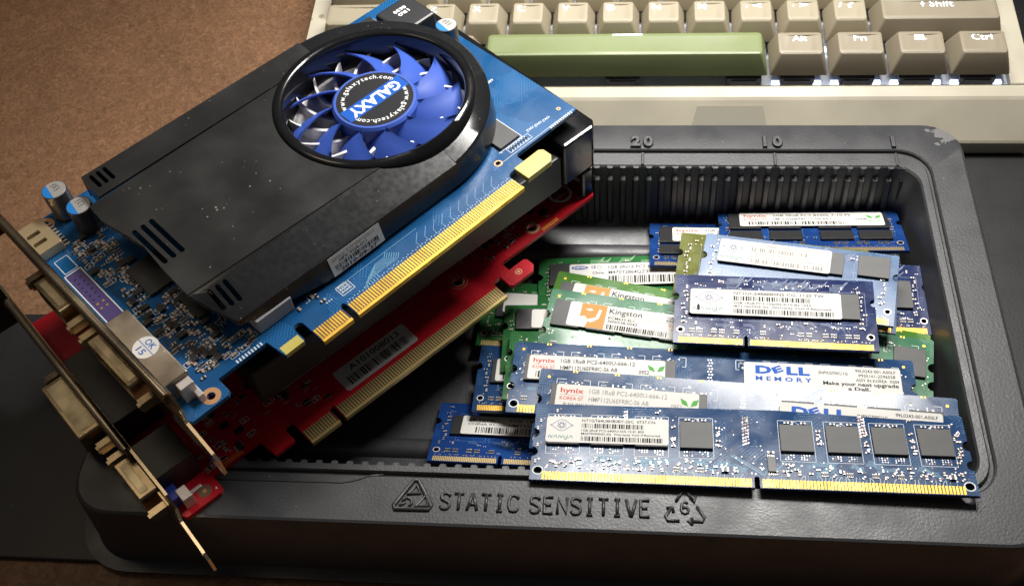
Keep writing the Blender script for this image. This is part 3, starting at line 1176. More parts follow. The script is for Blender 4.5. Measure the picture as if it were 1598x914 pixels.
def samsung(mb, w, h, rng, z=0.02):
    el = [(w * .09 + w * .075 * math.cos(t * .5236), h * .83 + h * .09 * math.sin(t * .5236)) for t in range(12)]
    mb.poly(el, z, NV_)
    mb.text('SAMSUNG', w * .09, h * .80, h * .07, z + .02, WH_, w=w * .11, align='c', bold=.02)
    mb.text('CE', w * .19, h * .78, h * .12, z, NV_, w=w * .04, bold=.03)
    mb.ring(w * .26, h * .83, h * .06, h * .085, z, 10, GY_)
    mb.text('1GB 2Rx16 PC2-6300S', w * .34, h * .76, h * .13, z, K_, w=w * .46, bold=.01)
    mb.text('China', w * .20, h * .52, h * .12, z, K_, w=w * .10)
    mb.text('M470T2864QZ3-', w * .34, h * .51, h * .14, z, K_, w=w * .36, bold=.01)
    mb.barcode(w * .34, w * .97, h * .08, h * .42, z, K_, rng, 0.3)


def sk_hynix(mb, w, h, rng, z=0.02):
    mb.text('SK hynix', w * .04, h * .72, h * .13, z, K_, w=w * .19, bold=.015)
    mb.line([(w * .04, h * .66), (w * .23, h * .66)], .12, z, K_)
    mb.text('CHINA 01', w * .04, h * .50, h * .11, z, K_, w=w * .18)
    mb.text('2GB 1Rx8 PC3', w * .32, h * .72, h * .14, z, K_, w=w * .32, bold=.01)
    mb.text('HMT325S6CFR8C', w * .32, h * .48, h * .14, z, K_, w=w * .36, bold=.01)
    mb.barcode(w * .10, w * .95, h * .08, h * .40, z, K_, rng, 0.3)


def module(key, label, pcb, W=67.6, chips=(), stickers=(), seed=1, trace=None, gold=GOLD, edge_chips=0,
           group='loose memory modules in the tray', chipmat=None, density=1.0, key_x=24.4, deco='so'):
    rng = random.Random(seed)
    root = thing('memory_module', label, 'memory module', plate_matrix(POSE[key]), group=group)
    dimm = W > 100
    out, holes = dimm_outline(W) if dimm else sodimm_outline(W, key_x)
    MB().prism(out, -1.2, 0.0, 0, holes).build('circuit_board', pcb, root)
    # contact fingers
    g = MB()
    pitch, fw, fy = (1.0, 0.66, 3.2) if dimm else (0.6, 0.44, 2.5)
    kk = 69.2 if dimm else key_x
    x = 4.2 if dimm else 2.0
    while x < W - (4.0 if dimm else 1.9):
        if abs(x - kk) > (1.7 if dimm else 1.3):
            g.box(x - fw / 2, x + fw / 2, 0.25, fy, -1.24, 0.05, 0)
        x += pitch
    g.build('contact_fingers', gold, root, stuff=True)
    for hx, hy in ((2.4, 3.6 if dimm else 5.6), (W - 2.4, 3.2 if dimm else 5.6)):
        MB().ring(hx, hy, 1.35 if dimm else .95, 1.75 if dimm else 1.3, 0.04, 14).build('hole_ring', SILK if dimm else TIN, root)
    # chips
    cm = {}
    for (cx, cy, cw, ch) in chips:
        kq = (cw, ch)
        if kq not in cm:
            cm[kq] = MB().box(-cw / 2, cw / 2, -ch / 2, ch / 2, 0.18, 1.1).mesh('memory_chip', chipmat or CHIP)
        inst(cm[kq], 'memory_chip', root, (cx, cy, 0), bevel=0.08)
    # small components
    c = MB()
    t = MB()
    zt = 0.025
    if deco == 'dimm':
        for (cx, cy, cw, ch) in chips:
            t.rect(cx - cw / 2 - .25, cx + cw / 2 + .25, cy - ch / 2 - 3.2, cy + ch / 2 + 2.3, 0.16, zt, 0)
            for dx in (-2.6, 2.5):
                smd(c, cx + dx, cy + ch / 2 + 1.25, 1.5, 0.6, 0, 2)
            for q in range(5):
                via(c, cx + rng.uniform(-1.1, 1.1), cy + ch / 2 + rng.uniform(.7, 1.9), 0.3, 1 if q % 2 else 0)
            t.line([(cx - 1.5, cy + ch / 2 + .5), (cx, cy + ch / 2 + 2.0), (cx + 1.5, cy + ch / 2 + .5)], 0.14, zt, 0)
            for gx in (-2.5, 2.3):
                for i in range(4):
                    for j in range(3):
                        if rng.random() < .8:
                            via(c, cx + gx - 1.2 + i * .8, cy - ch / 2 - .8 - j * .75, 0.22, rng.choice((0, 0, 1)))
                    t.line([(cx + gx - 1.2 + i * .8, cy - ch / 2), (cx + gx - 1.2 + i * .8, cy - ch / 2 - 1.2)], .12, zt, 1)
            for j in range(4):
                if rng.random() < .8:
                    smd(c, cx + cw / 2 + 1.75, cy + 3.4 - j * 2.5, 1.3, 0.6, rng.choice((0, 0, .5)), rng.choice((1, 2)))
        for x in [8 + 7.4 * i for i in range(17)]:
            if abs(x - 69) > 4:
                k = rng.random()
                if k < .45:
                    array4(c, x, 5.6, 2.1)
                elif k < .8:
                    smd(c, x, 5.7, 1.5, .8, math.pi / 2, rng.choice((1, 2)))
                else:
                    smd(c, x, 5.7, 2.0, 1.4, 0, 2, h=.9)
                smd(c, x + rng.uniform(2.6, 4), 5.2 + rng.uniform(-.5, .5), 1.2, .6, rng.choice((0, 1.57, .8)), 1)
        for _ in range(34):
            x = rng.uniform(6, W - 6)
            if abs(x - 69) < 5:
                continue
            y = rng.uniform(6.4, 9.6)
            n = rng.randint(2, 5)
            l1, l2 = rng.uniform(1, 6), rng.uniform(.8, 2)
            sgn = rng.choice((-1, 1))
            for i in range(n):
                yy = y + i * .42
                t.line([(x + i * .3, yy), (x + sgn * l1, yy), (x + sgn * (l1 + l2), yy - l2), (x + sgn * (l1 + l2 * 2.2), yy - l2)], .15, zt - .01, 1)
        for _ in range(150):
            x = rng.uniform(5, W - 5)
            if not any(abs(x - q[0]) < q[2] / 2 + .5 for q in chips):
                via(c, x, rng.uniform(8, 28), .2, rng.choice((0, 0, 1)))
            via(c, x, rng.uniform(4.6, 9.6), .26, rng.choice((0, 0, 1)))
        for (cx, cy, cw, ch) in chips:
            for q in range(7):
                smd(c, cx + rng.uniform(-6, 6), 7.3 + rng.uniform(-1.2, 1.6), 1.2, .55, rng.choice((0, 1.57, .78)), rng.choice((0, 1, 2)))
            for q in range(4):
                smd(c, cx + cw / 2 + 1.9 + rng.uniform(-.5, .5), cy + rng.uniform(-5, 5), 1.1, .5, rng.choice((0, .78)), rng.choice((0, 1)))
        for x0, y0, n in ((66.5, 16, 9), (66.5, 16, 9), (29.3, 23.6, 4), (102.4, 20.5, 8)):
            for j in range(n):
                for i in range(3 if n > 5 else 2):
                    via(c, x0 - .7 + i * .75, y0 + j * 1.25 + i * .3, .36, rng.choice((0, 1)))
                    via(c, x0 - .5 + i * .75, y0 + .4 + j * 1.25 + i * .3, .22, 0)
        t.line([(62, 11.5), (71.4, 4.6)], .35, zt, 1)
        t.line([(62.6, 11.9), (72, 5.0)], .2, zt, 1)
        for x in [4.5 + i for i in range(int(W - 9))]:
            if abs(x - 69) > 2.5 and rng.random() < .7:
                t.line([(x, 3.2), (x, 4.0), (x + rng.choice((-.7, 0, .7)), 4.9)], .18, zt - .01, 0 if rng.random() < .5 else 1)
        # serial eeprom
        c.box(72.7, 75.0, 5.6, 11.2, 0.05, 0.9, 2)
        for i in range(4):
            c.box(72.8 + i * .6, 73.05 + i * .6, 4.6, 5.6, 0, .35, 0)
            c.box(72.8 + i * .6, 73.05 + i * .6, 11.2, 12.2, 0, .35, 0)
        smd(c, 73.9, 13.2, 2.0, .7, 0, 2)
        for (x, y) in ((131.4, 23), (130.5, 21.5), (130.8, 14.6), (129.8, 26.5), (130.2, 12.5), (3, 24), (2.2, 21), (2.6, 14.3), (130.6, 8.2), (2.4, 8.0), (8, 28.2), (40, 28.5), (118, 28.4)):
            via(c, x, y, .32, rng.choice((0, 1)))
            smd(c, x - 1.0, y - 1.1, 1.1, .55, rng.choice((0, 1.57)), 1)
    elif deco == 'dimm_back':
        for gx in [12 + 13.9 * i for i in range(9)]:
            if abs(gx - 68) < 4:
                continue
            t.line([(gx - 3, 26.5), (gx - 6, 26.5), (gx - 6, 22.5), (gx - 5, 22.5)], .2, zt, 0)
            t.line([(gx + 3, 26.5), (gx + 5.2, 26.5), (gx + 5.2, 22.5), (gx + 4, 22.5)], .2, zt, 0)
            t.line([(gx - 3.4, 25.2), (gx - 5, 25.2), (gx - 5, 23.5)], .2, zt, 0)
            for q in range(9):
                via(c, gx + rng.uniform(-3, 3), 24.2 + rng.uniform(0, 1.6), .26, rng.choice((0, 0, 1)))
            for q in range(3):
                via(c, gx - 4 + rng.uniform(-.5, .5), rng.uniform(23, 27), .3, rng.choice((0, 1)))
            c.box(gx - .9, gx - .4, 29.2, 29.9, 0, .05, 4)
            c.box(gx + .1, gx + .6, 29.2, 29.9, 0, .05, 4)
        for j in range(9):
            for i in range(2):
                via(c, 66.4 + i * .9 + (j % 2) * .35, 16 + j * 1.25, .3, 0)
        for x in (3.2, W - 3.2):
            via(c, x, 27.0, .55, 4)
            for q in range(14):
                via(c, x + rng.uniform(-1.6, 1.6), rng.uniform(5, 24), .25, rng.choice((0, 0, 1)))
        for _ in range(20):
            smd(c, rng.uniform(4, W - 4), rng.uniform(5, 12), 1.2, .6, rng.choice((0, 1.57)), rng.choice((1, 2)))
        for x in [5.5 + 9 * i for i in range(14)]:
            array4(c, x, 6.0)
        for _ in range(20):
            x, y = rng.uniform(4, W - 10), rng.uniform(6, 13)
            for i in range(3):
                t.line([(x, y + i * .5), (x + 3, y + i * .5), (x + 4.5, y + i * .5 - 1.5)], .16, zt - .01, 1)
        for y in (13.5, 16.5, 20.5):
            t.line([(3.6, y), (5.0, y + 1.4), (5.0, y + 4)], .2, zt, 0)
    else:
        # small outline module
        n = int(46 * density)
        for _ in range(n):
            x, y = rng.uniform(2.5, W - 2.5), rng.choice((rng.uniform(4.5, 11.0), rng.uniform(24.3, 28.6)))
            via(c, x, y, .2, rng.choice((0, 0, 1)))
            if rng.random() < .5:
                via(c, x + .7, y, .2, 0)
        for x in (6.2, 8.9, 13.6, 16.3, 21.2, 23.8 if key_x > 30 else 30, 42.5, 45.2, 50.5, 53.2, 58.0, 60.6):
            if abs(x - key_x) > 1.2:
                array4(c, x, 5.4, 2.0)
        for x in (3.6, W - 4.4):
            for q in range(9):
                smd(c, x + rng.uniform(-.9, .9), 9 + q * 1.9, 1.2, .55, rng.choice((0, 1.57, 0.3)), rng.choice((1, 2)))
        for x in [6 + 4.6 * i for i in range(13)]:
            if rng.random() < .7:
                smd(c, x, rng.uniform(25.2, 27.8), 1.1, .55, rng.choice((0, 1.57)), rng.choice((1, 2)))
            if rng.random() < .6:
                smd(c, x + 1.5, rng.uniform(7.2, 10), 1.1, .55, rng.choice((0, 1.57)), rng.choice((1, 2)))
        for _ in range(int(16 * density)):
            x, y = rng.uniform(16, W - 12), rng.uniform(24.2, 27.5)
            for i in range(rng.randint(3, 6)):
                t.line([(x, y + i * .36), (x + 3 + i * .2, y + i * .36), (x + 4.4 + i * .2, y + i * .36 + 1.4)], .14, zt - .01, 1)
        for _ in range(int(8 * density)):
            x, y = rng.uniform(6, W - 12), rng.uniform(7, 10.5)
            for i in range(3):
                t.line([(x, y + i * .4), (x + 2.5, y + i * .4), (x + 3.6, y + i * .4 - 1.1)], .14, zt - .01, 1)
        for x in [2.3 + .6 * i for i in range(int((W - 4) / .6))]:
            if abs(x - key_x) > 1.6 and rng.random() < .45:
                via(c, x, 3.2 + rng.uniform(0, .5), .17, rng.choice((0, 4)))
        for x in [8 + 11.5 * i for i in range(5)]:
            t.rect(x, x + 10.3, 10.4, 24.4, .14, zt, 1)
    if c.v:
        c.build('soldered_parts', SMD, root, stuff=True)
    if t.v:
        t.build('printed_lines', [SILK, trace or MATS['line_blue']], root, stuff=True)
    for st in stickers:
        x0, x1, y0, y1, fn = st[:5]
        zz = st[5] if len(st) > 5 else 1.14
        sr = MB().prism(rrect(x0, x1, y0, y1, 0.8, 3), zz, zz + 0.09)
        so = sr.build('sticker', PAPER, root)
        pm = MB()
        fn(pm, x1 - x0, y1 - y0, rng)
        pm.v = [(x + x0, y + y0, z + zz + 0.09) for x, y, z in pm.v]
        pm.build('print', PRINT, so)
    return root


mat('line_blue', (0.16, 0.34, 0.46), 0.5)
mat('line_green', (0.22, 0.40, 0.22), 0.5)
mat('line_pale', (0.15, 0.19, 0.30), 0.5)
mat('line_dim', (0.05, 0.12, 0.25), 0.5)
LBL, LGR, LPA, LDI = MATS['line_blue'], MATS['line_green'], MATS['line_pale'], MATS['line_dim']
D_ = 133.35
C8 = [(x + 5.05, 18.5, 10.1, 10.3) for x in (4.5, 18.4, 32.3, 46.2, 77.0, 91.1, 104.9, 118.6)]
C8b = [(x + 5.05, 18.6, 10.1, 11.0) for x in (4.6, 18.3, 32.0, 45.4, 79.0, 92.4, 105.6, 118.4)]
CS4 = [(x, 17.6, 10.6, 11.5) for x in (9.5, 23.0, 44.5, 57.0)]


module('d1', 'long dark blue module lying across the front tray rim, five bare grey chips', PCB_BLUE, D_, C8,
       [(4.0, 42.7, 13.8, 24.0, lambda m, w, h, r: nanya(m, w, h, ('NT1GT64U8HB0BY-25C  0737.CN', '1GB 2Rx8 PC2-6400U-555-12-E1.800', 'M2079090ND.X2  Warranty Void If Removed'), r))],
       seed=3, deco='dimm', trace=LBL)
module('d2', 'long blue module with a bright glare, tucked just behind the front module', PCB_BLUE, D_, C8b,
       [(6.4, 53.0, 13.4, 23.9, lambda m, w, h, r: hynix(m, w, h, r, '1GB 1Rx8 PC2-6400U-666-12', 'HMP112U6EFR8C-S6 AB', '0952', True)),
        (78.4, 128.2, 11.9, 23.3, dell)], seed=5, deco='dimm_back', trace=LBL)
module('d3', 'long blue module, third from the front rim, its sticker with big blue letters fully visible', PCB_BLUE, D_, C8b,
       [(5.8, 52.0, 13.4, 23.7, lambda m, w, h, r: hynix(m, w, h, r, '1GB 1Rx8 PC2-6400U-666-12', 'HMP112U6EFR8C-S6 AB', '0952')),
        (78.0, 128.5, 13.8, 25.1, dell)], seed=6, deco='dimm_back', trace=LBL)
module('s9', 'short navy module with white sticker and a black ink blot, on top of the pile', PCB_NAVY, 67.6,
       [(10.6, 17.4, 11.3, 10.4), (26, 17.4, 11.3, 10.4), (41, 17.4, 11.3, 10.4), (56.4, 17.6, 11.6, 10.8)],
       [(5.4, 56.2, 11.8, 22.9, lambda m, w, h, r: (nanya(m, w, h, ('NT2GC64B88B0NS-CG  1120 TW', '2GB 1Rx8 PC3-10600S-9-10-B2.1333', 'IB71150705F.XS  Warranty Void If Removed'), r),
                                                    m.poly([(w * .055 + .5 * math.cos(i * .785), h * .26 + 1.5 * math.sin(i * .785)) for i in range(8)], .035, K_)))],
       seed=11, trace=LPA, density=1.6, key_x=24.4)
module('s10', 'short bright blue module with faded glaring sticker behind the navy module', PCB_SKY, 67.6,
       [(11, 22.6, 10.6, 9.2), (25, 22.6, 10.6, 9.2), (43.6, 22.6, 11.2, 9.2), (59.4, 23.2, 10.6, 8.8)],
       [(5.6, 44.8, 17.6, 27.6, lambda m, w, h, r: nanya(m, w, h, ('NT2GC64B8HC0NS-CG  1005.TW', '2GB 2Rx8 PC3-10600S-9-10-F2.1333', 'BT1012500E.XS  Warranty Void If Removed'), r, True))],
       seed=12, trace=LPA, density=1.2)
module('s11', 'short olive green module whose left end pokes out left of the glaring blue one', PCB_OLIVE, 67.6,
       [(20, 17.6, 10.6, 11.5), (44.5, 17.6, 10.6, 11.5), (57.5, 17.6, 10.6, 11.5)], (), seed=13, trace=LPA, density=1.6)
module('s15', 'short blue module under the glaring one, only its right end with gold edge showing', PCB_SKY, 67.6,
       [(9.5, 14.5, 10.6, 9.6), (23, 14.5, 10.6, 9.6), (44.5, 14.5, 10.6, 9.6), (59.0, 14.0, 10.6, 9.4)], (), seed=14, trace=LPA)
module('s14', 'short navy module showing only its right end, nearest the right tray wall', PCB_NAVY, 67.6,
       [(9.5, 16.6, 10.6, 11.5), (23, 16.6, 10.6, 11.5), (44.5, 16.6, 10.6, 11.5), (56.8, 16.2, 10.4, 11.8)], (), seed=15, trace=LPA)
module('s12', 'short blue module with white sticker farthest back, against the ribbed wall', PCB_ROYAL, 67.6,
       [(9.8, 20.5, 12, 11), (24.5, 20.5, 12, 11), (43, 20.5, 12, 11), (57, 20.5, 12, 11), (9.8, 10, 12, 6), (24.5, 10, 12, 6), (43, 10, 12, 6), (57, 10, 12, 6)],
       [(8.0, 61.5, 16.4, 26.2, lambda m, w, h, r: hynix(m, w, h, r, '2GB 2Rx8 PC3-8500S-7-10-F2', 'HMT125S6BFR8C-G7 N0 AA-C', '1008'))],
       seed=16, trace=LDI, gold=GOLD_DULL, chipmat=CHIP_BLACK, density=.8)
module('s13', 'short blue module at the back, mostly hidden under the olive one', PCB_ROYAL, 67.6,
       [(9.8, 20.5, 12, 11), (24.5, 20.5, 12, 11), (43, 20.5, 12, 11), (57, 20.5, 12, 11), (9.8, 10, 12, 6), (24.5, 10, 12, 6)],
       [(8.7, 61.5, 15.4, 25.2, lambda m, w, h, r: hynix(m, w, h, r, '2GB 2Rx8 PC3-8500S-7-10-F2', 'HMT125S6BFR8C-G7 N0 AA-C', '1008'))],
       seed=17, trace=LDI, gold=GOLD_DULL, chipmat=CHIP_BLACK, density=.8)
CK = [(x + 5.0, 19.0, 10.4, 11.4) for x in (2.9, 15.9, 28.9, 41.9, 77.0, 90, 103, 120.5)]
module('s7', 'long green module with fully visible orange and white sticker, left of the navy one', PCB_TEAL, D_, CK,
       [(8.3, 58.0, 13.8, 24.6, kingston)], seed=18, trace=LGR, deco='dimm_back')
module('s7b', 'long yellow green module with its orange and white sticker half covered', PCB_LEAF, D_, CK,
       [(7.6, 58.0, 14.2, 25.0, kingston)], seed=19, trace=LGR, deco='dimm_back')
module('s8', 'short green module at the back of the green stack, blue oval on its sticker', PCB_GREEN, 67.6,
       [(10.5, 20.5, 12.5, 11), (30, 20.5, 12.5, 11), (47.5, 20.5, 12.5, 11), (59.0, 19.5, 9, 8.5)],
       [(11.8, 55.0, 14.4, 25.4, samsung)], seed=20, trace=LGR, density=.8, chipmat=CHIP_BLACK)
module('s6a', 'short green module with a bare black chip just left of the orange stickers', PCB_GREEN, 67.6,
       [(9.4, 22.8, 9.8, 9.2), (24, 22.8, 9.8, 9.2), (44, 22.8, 9.8, 9.2), (57, 22.8, 9.8, 9.2)],
       [(10.2, 55.0, 18.6, 27.0, lambda m, w, h, r: m.barcode(w * .3, w * .9, h * .1, h * .4, .02, K_, r))],
       seed=21, trace=LGR, chipmat=CHIP_BLACK)
module('s6b', 'short green module lowest at left, shaded by the red circuit board', PCB_GREEN, 67.6,
       [(10.5, 18.5, 10, 11), (24, 18.5, 10, 11), (44, 18.5, 10, 11), (57, 18.5, 10, 11)],
       [(8.0, 55.0, 15.0, 24.0, lambda m, w, h, r: m.barcode(w * .3, w * .9, h * .1, h * .4, .02, K_, r))],
       seed=22, trace=LGR, gold=GOLD_DULL, chipmat=CHIP_BLACK)
module('s6d', 'short green module peeking out at left from under the long blue ones', PCB_GREEN, 67.6,
       [(10.5, 18.5, 10, 11), (24, 18.5, 10, 11), (44, 18.5, 10, 11), (57, 18.5, 10, 11)], (), seed=23, trace=LGR)
module('s5', 'short blue module between the lower left green one and the front left royal blue one', PCB_BLUE, 67.6,
       [(10.5, 17.6, 10.6, 11), (24, 17.6, 10.6, 11), (44, 17.6, 10.6, 11), (57, 17.6, 10.6, 11)],
       [(6.8, 52.0, 12.6, 22.8, lambda m, w, h, r: hynix(m, w, h, r, '1GB 1Rx8 PC2-6400S-666-12', 'HYMP112S64CP8-S6', '0842'))],
       seed=24, trace=LBL, chipmat=CHIP_BLACK)
module('s4', 'short royal blue module with white sticker at the front left of the pile', PCB_ROYAL, 67.6,
       [(12.0, 17.6, 12.4, 9.6), (27.0, 17.6, 12.4, 9.6), (42.5, 17.6, 12.4, 9.6), (57.0, 17.6, 12.4, 9.6)],
       [(9.4, 60.0, 12.8, 22.2, sk_hynix)], seed=25, trace=LDI, gold=GOLD_DULL, chipmat=CHIP_BLACK, density=1.2)


# ------------------------------------------------------------------ graphics cards
def card_matrix(o, yaw, tu):
    a, t = R_(yaw), R_(tu)
    eu = Vector((math.cos(a) * math.cos(t), math.sin(a) * math.cos(t), math.sin(t)))
    ev = Vector((0, 0, 1)).cross(eu).normalized()
    n = eu.cross(ev)
    m = Matrix((eu, ev, n)).transposed().to_4x4()
    m.translation = Vector(o) * MM
    return m


def card_outline(L, hook=True, tail=0):
    o = [(-9, -5.5), (-8, -6.9), (4.2, -6.9), (5.5, -5.8), (5.5, 0), (23.4, 0), (24.4, -8.0), (31.6, -8.0), (32.0, -7.4), (32.0, -3.2)]
    o += arc(33.7, -2.8, 1.7, 180, 0, 5)
    o += [(35.4, -12.0), (36.2, -12.8), (46.4, -12.8), (47.0, -12.2), (47.0, -6.6)] + arc(48.0, -6.4, 1.0, 180, 0, 4) + \
         [(49.0, -12.2), (49.6, -12.8), (119.5, -12.8), (120.2, -12.2), (120.2, -5.6), (121.5, -4.6), (124.0, -4.6)]
    if hook:
        o += [(124.0, -9.8), (125.0, -10.8), (134.4, -10.8), (136.4, -8.8), (136.4, -5.4), (135.4, -4.4), (128.5, -4.4), (128.5, -1.0), (129.5, 0), (L - .8, 0)]
    else:
        o += [(124.0, 0), (L - .8, 0)]
    o += [(L, 0.8), (L, 97.6), (L - .8, 98.4), (-8.2, 98.4), (-9, 97.6)]
    return o


def pcie_contacts(root, gold, W=1.0):
    g = MB()
    for x in [36.0 + i for i in range(11)] + [49.6 + i for i in range(71)]:
        g.box(x - 0.28, x + 0.28, -11.6, -7.0, -1.64, 0.06, 0)
    for x0, x1 in ((35.5, 46.9), (49.1, 120.1)):
        g.box(x0, x1, -12.84, -11.75, -1.63, 0.05, 0)
        g.box(x0, x1, -11.7, -7.2, 0.0, 0.03, 1)
    g.build('contact_fingers', [gold, GOLD_GAP], root, stuff=True)


def scatter(c, t, rng, x0, x1, y0, y1, n, dark=False):
    for _ in range(n):
        x, y = rng.uniform(x0, x1), rng.uniform(y0, y1)
        a = rng.choice((0, math.pi / 2))
        k = rng.random()
        if k < .55:
            smd(c, x, y, rng.uniform(1.2, 2.0), rng.uniform(.7, 1.1), a, rng.choice((1, 2, 2)), h=.6)
            if rng.random() < .5:
                t.rect(x - 1.4, x + 1.4, y - .9, y + .9, .16, .03, 0)
        elif k < .7:
            array4(c, x, y, 2.4)
        elif k < .8:
            c.rbox(x, y, 3.0, 1.8, a, 0, 1.1, 2)
            for s in (-.9, 0, .9):
                c.rbox(x + s * math.cos(a) - 1.2 * math.sin(a), y + s * math.sin(a) + 1.2 * math.cos(a), .4, .9, a, 0, .4, 0)
        else:
            for q in range(3):
                via(c, x + q * .9, y, .3, 0)


def hexnut(mb, u0, u1, v, w, r, m=0):
    n = 6
    vs = []
    for u in (u0, u1):
        vs += [(u, v + r * math.cos(2 * math.pi * i / n), w + r * math.sin(2 * math.pi * i / n)) for i in range(n)]
    mb.add(vs, [(i, (i + 1) % n, n + (i + 1) % n, n + i) for i in range(n)] + [tuple(range(n)), tuple(range(2 * n - 1, n - 1, -1))], m)


def bracket(root, lip0, lip1, far=107):
    """sheet steel slot bracket standing across the end of the board"""
    b = MB()
    t = 0.9
    u1, u0 = -9.2, -9.2 - t
    # plate outline in (v, w) with a tapering tongue towards the contact side
    pts = [(far, -3.4), (far, 15.4), (-6.0, 15.4), (-9.0, 11.0), (-13, 9.4), (-26.0, 8.8), (-28.0, 7.6), (-28.0, 0.2), (-26.0, -1.0), (-12, -1.2), (-8.0, -3.4)]
    tr = tessellate_polygon([[Vector((v, w_, 0)) for v, w_ in pts]])
    n = len(pts)

    def bend(v):
        return 1.6 * max(0.0, min(1.0, (-v - 9) / 6)) - 0.0
    vs = [(u0 - bend(v), v, w_) for v, w_ in pts] + [(u1 - bend(v), v, w_) for v, w_ in pts]
    fs = [tuple(q) for q in tr] + [tuple(i + n for i in q[::-1]) for q in tr] + [(i, (i + 1) % n, n + (i + 1) % n, n + i) for i in range(n)]
    b.add(vs, fs)
    o = b.build('bracket', STEEL, root, bevel=0.2)
    f = MB()
    arcp = arc(u1 - 1.55, 15.2, 1.55, 0, 180, 9) + arc(u1 - 1.55, 15.2, 0.75, 180, 0, 9)
    k_ = len(arcp)
    f.add([(a, lip0, b_) for a, b_ in arcp] + [(a, lip1, b_) for a, b_ in arcp],
          [(i, (i + 1) % k_, k_ + (i + 1) % k_, k_ + i) for i in range(k_)] +
          [(i, i + 1, k_ - 2 - i, k_ - 1 - i) for i in range(9)] + [(k_ + k_ - 1 - i, k_ + k_ - 2 - i, k_ + i + 1, k_ + i) for i in range(9)])
    f.build('folded_lip', STEEL, o, autosmooth=40)
    f = MB().prism([(u0 - 11, -3.4), (u0 - 0.01, -3.4), (u0 - 0.01, 15.4), (u0 - 11, 15.4)], far - t, far, 0, [circle(u0 - 6, 8, 2.2)])
    f.v = [(x, z, y) for x, y, z in f.v]
    f.build('screw_flange', STEEL, o)
    return o


def dvi_shell(root, v0, v1, w0, w1, u1=-10.4, u0=-19.5, inner=None):
    """connector shell pushed through the bracket: a rim with a recessed plastic face"""
    s = MB()
    c = 1.6
    outer = [(v0 + c, w0), (v1 - c, w0), (v1, w0 + c), (v1, w1 - .6), (v1 - .6, w1), (v0 + .6, w1), (v0, w1 - .6), (v0, w0 + c)]
    k = len(outer)
    cx, cy = (v0 + v1) / 2, (w0 + w1) / 2
    inn = [(cx + (a - cx) * .90, cy + (b - cy) * .80) for a, b in outer]
    vs = [(u1, a, b) for a, b in outer] + [(u0, a, b) for a, b in outer] + [(u0, a, b) for a, b in inn] + [(u0 + 4, a, b) for a, b in inn]
    fs = []
    for j in range(3):
        for i in range(k):
            fs.append((j * k + i, j * k + (i + 1) % k, (j + 1) * k + (i + 1) % k, (j + 1) * k + i))
    ms = [0] * len(fs)
    fs.append(tuple(3 * k + i for i in range(k)))
    ms.append(1)
    s.add(vs, fs, ms)
    o = s.build('port', [NICKEL, inner or BLACK_PL], root, bevel=0.25)
    MB().box(u0 + 1.2, -12.4, v0 + 2.0, v1 - 2.0, w1 - 0.1, w1 + 0.12).build('shell_face', BRASS, o, bevel=0.1)
    # flange lying on the bracket
    MB().box(-11.2, -10.25, v0 - 6.5, v1 + 6.5, w0 + 1.2, w1 - 1.2).build('port_flange', NICKEL, o, bevel=0.2)
    for v in (v0 - 4.2, v1 + 4.2):
        h = MB()
        hexnut(h, -11.2, -16.5, v, cy, 2.4)
        hexnut(h, -16.5, -17.2, v, cy, 1.5)
        h.build('jack_post', NICKEL, o)
    return o


# ---- red card, underneath
RC = thing('graphics_card', 'red circuit board graphics card with black cooler, lying underneath the blue one across the tray', 'graphics card',
           card_matrix((-78.99, -30.72, 32.0), 46.61, -0.75), group='graphics cards lying on the tray')
RL = 176.0
MB().prism(card_outline(RL), -1.6, 0, 0, [circle(112, 4.6, 1.9), circle(148, 4.5, 1.9)]).build('circuit_board', PCB_RED, RC)
pcie_contacts(RC, GOLD_DULL)
MB().ring(0.7, -2.8, 0.75, 2.3, .05, 24).build('hole_ring', BROWN_RING, RC)
MB().cyl(0.7, -2.8, 0.72, .02, .08, 14).build('solder_dot', COPPER, RC)
for a in ((112, 4.6, 1.9, 2.4), (112, 4.6, 3.3, 3.6), (130.4, -7.4, 1.0, 1.3), (130.4, -7.4, .1, .5), (148, 4.5, 1.9, 3.0)):
    MB().ring(*a, .05, 20).build('hole_ring', COPPER, RC)
rng = random.Random(4)
c, t = MB(), MB()
scatter(c, t, rng, 6, 42, 2, 22, 42)
scatter(c, t, rng, 40, 50, -3, 8, 8)
scatter(c, t, rng, 118, 172, 3, 16, 40)
for i in range(9):
    c.box(9.6 + i * .9, 10.1 + i * .9, 0.2, 1.6, 0, .06, 4)
    c.box(150 + i * .9, 150.4 + i * .9, 0.2, 1.8, 0, .06, 4)
t.text('4', 3.6, -5.0, 1.0, .04, 0)
c.build('soldered_parts', SMD, RC, stuff=True)
t.build('printed_lines', [SILK, SILK], RC, stuff=True)
# cooler: long box, pale foam strip along its foot, glossy end hood
MB().box(38, 104, 18.5, 92, 0.4, 36.2).box(104, 160, 26.0, 92, 0.4, 36.2).build('cooler_body', DARK_BODY, RC, bevel=1.2)
MB().box(30, 161.5, 1.8, 92, 13.2, 29.0).build('cooler_cover', DARK_BODY, RC, bevel=0.7)
MB().box(39, 104.5, 10.6, 18.2, 0.3, 2.6).build('foam_strip', WHITE_PL, RC, bevel=0.3)
hood = MB()
zz = [(161.8, 0.9), (176.5, 0.9), (179.2, 3.6), (179.2, 94), (175, 97), (161.8, 97)]
hood.prism(zz, 14.0, 33.6, 0)
hood.prism([(170.8, 0.9), (176.5, 0.9), (179.2, 3.6), (179.2, 94), (176.6, 94), (176.6, 4.5), (175.4, 3.0), (170.8, 3.0)], 0.6, 13.9, 0)
hood.build('end_hood', GLOSS_BLACK, RC, bevel=1.2)
mb = MB()
mb.ring(167.0, 9.5, 3.6, 4.6, 0.05, 24, 1)
mb.build('printed_circle', [GOLD, SILK], RC)
MB().ring(167.0, 9.5, 1.2, 2.0, 0.05, 20).build('printed_circle', GOLD, RC)
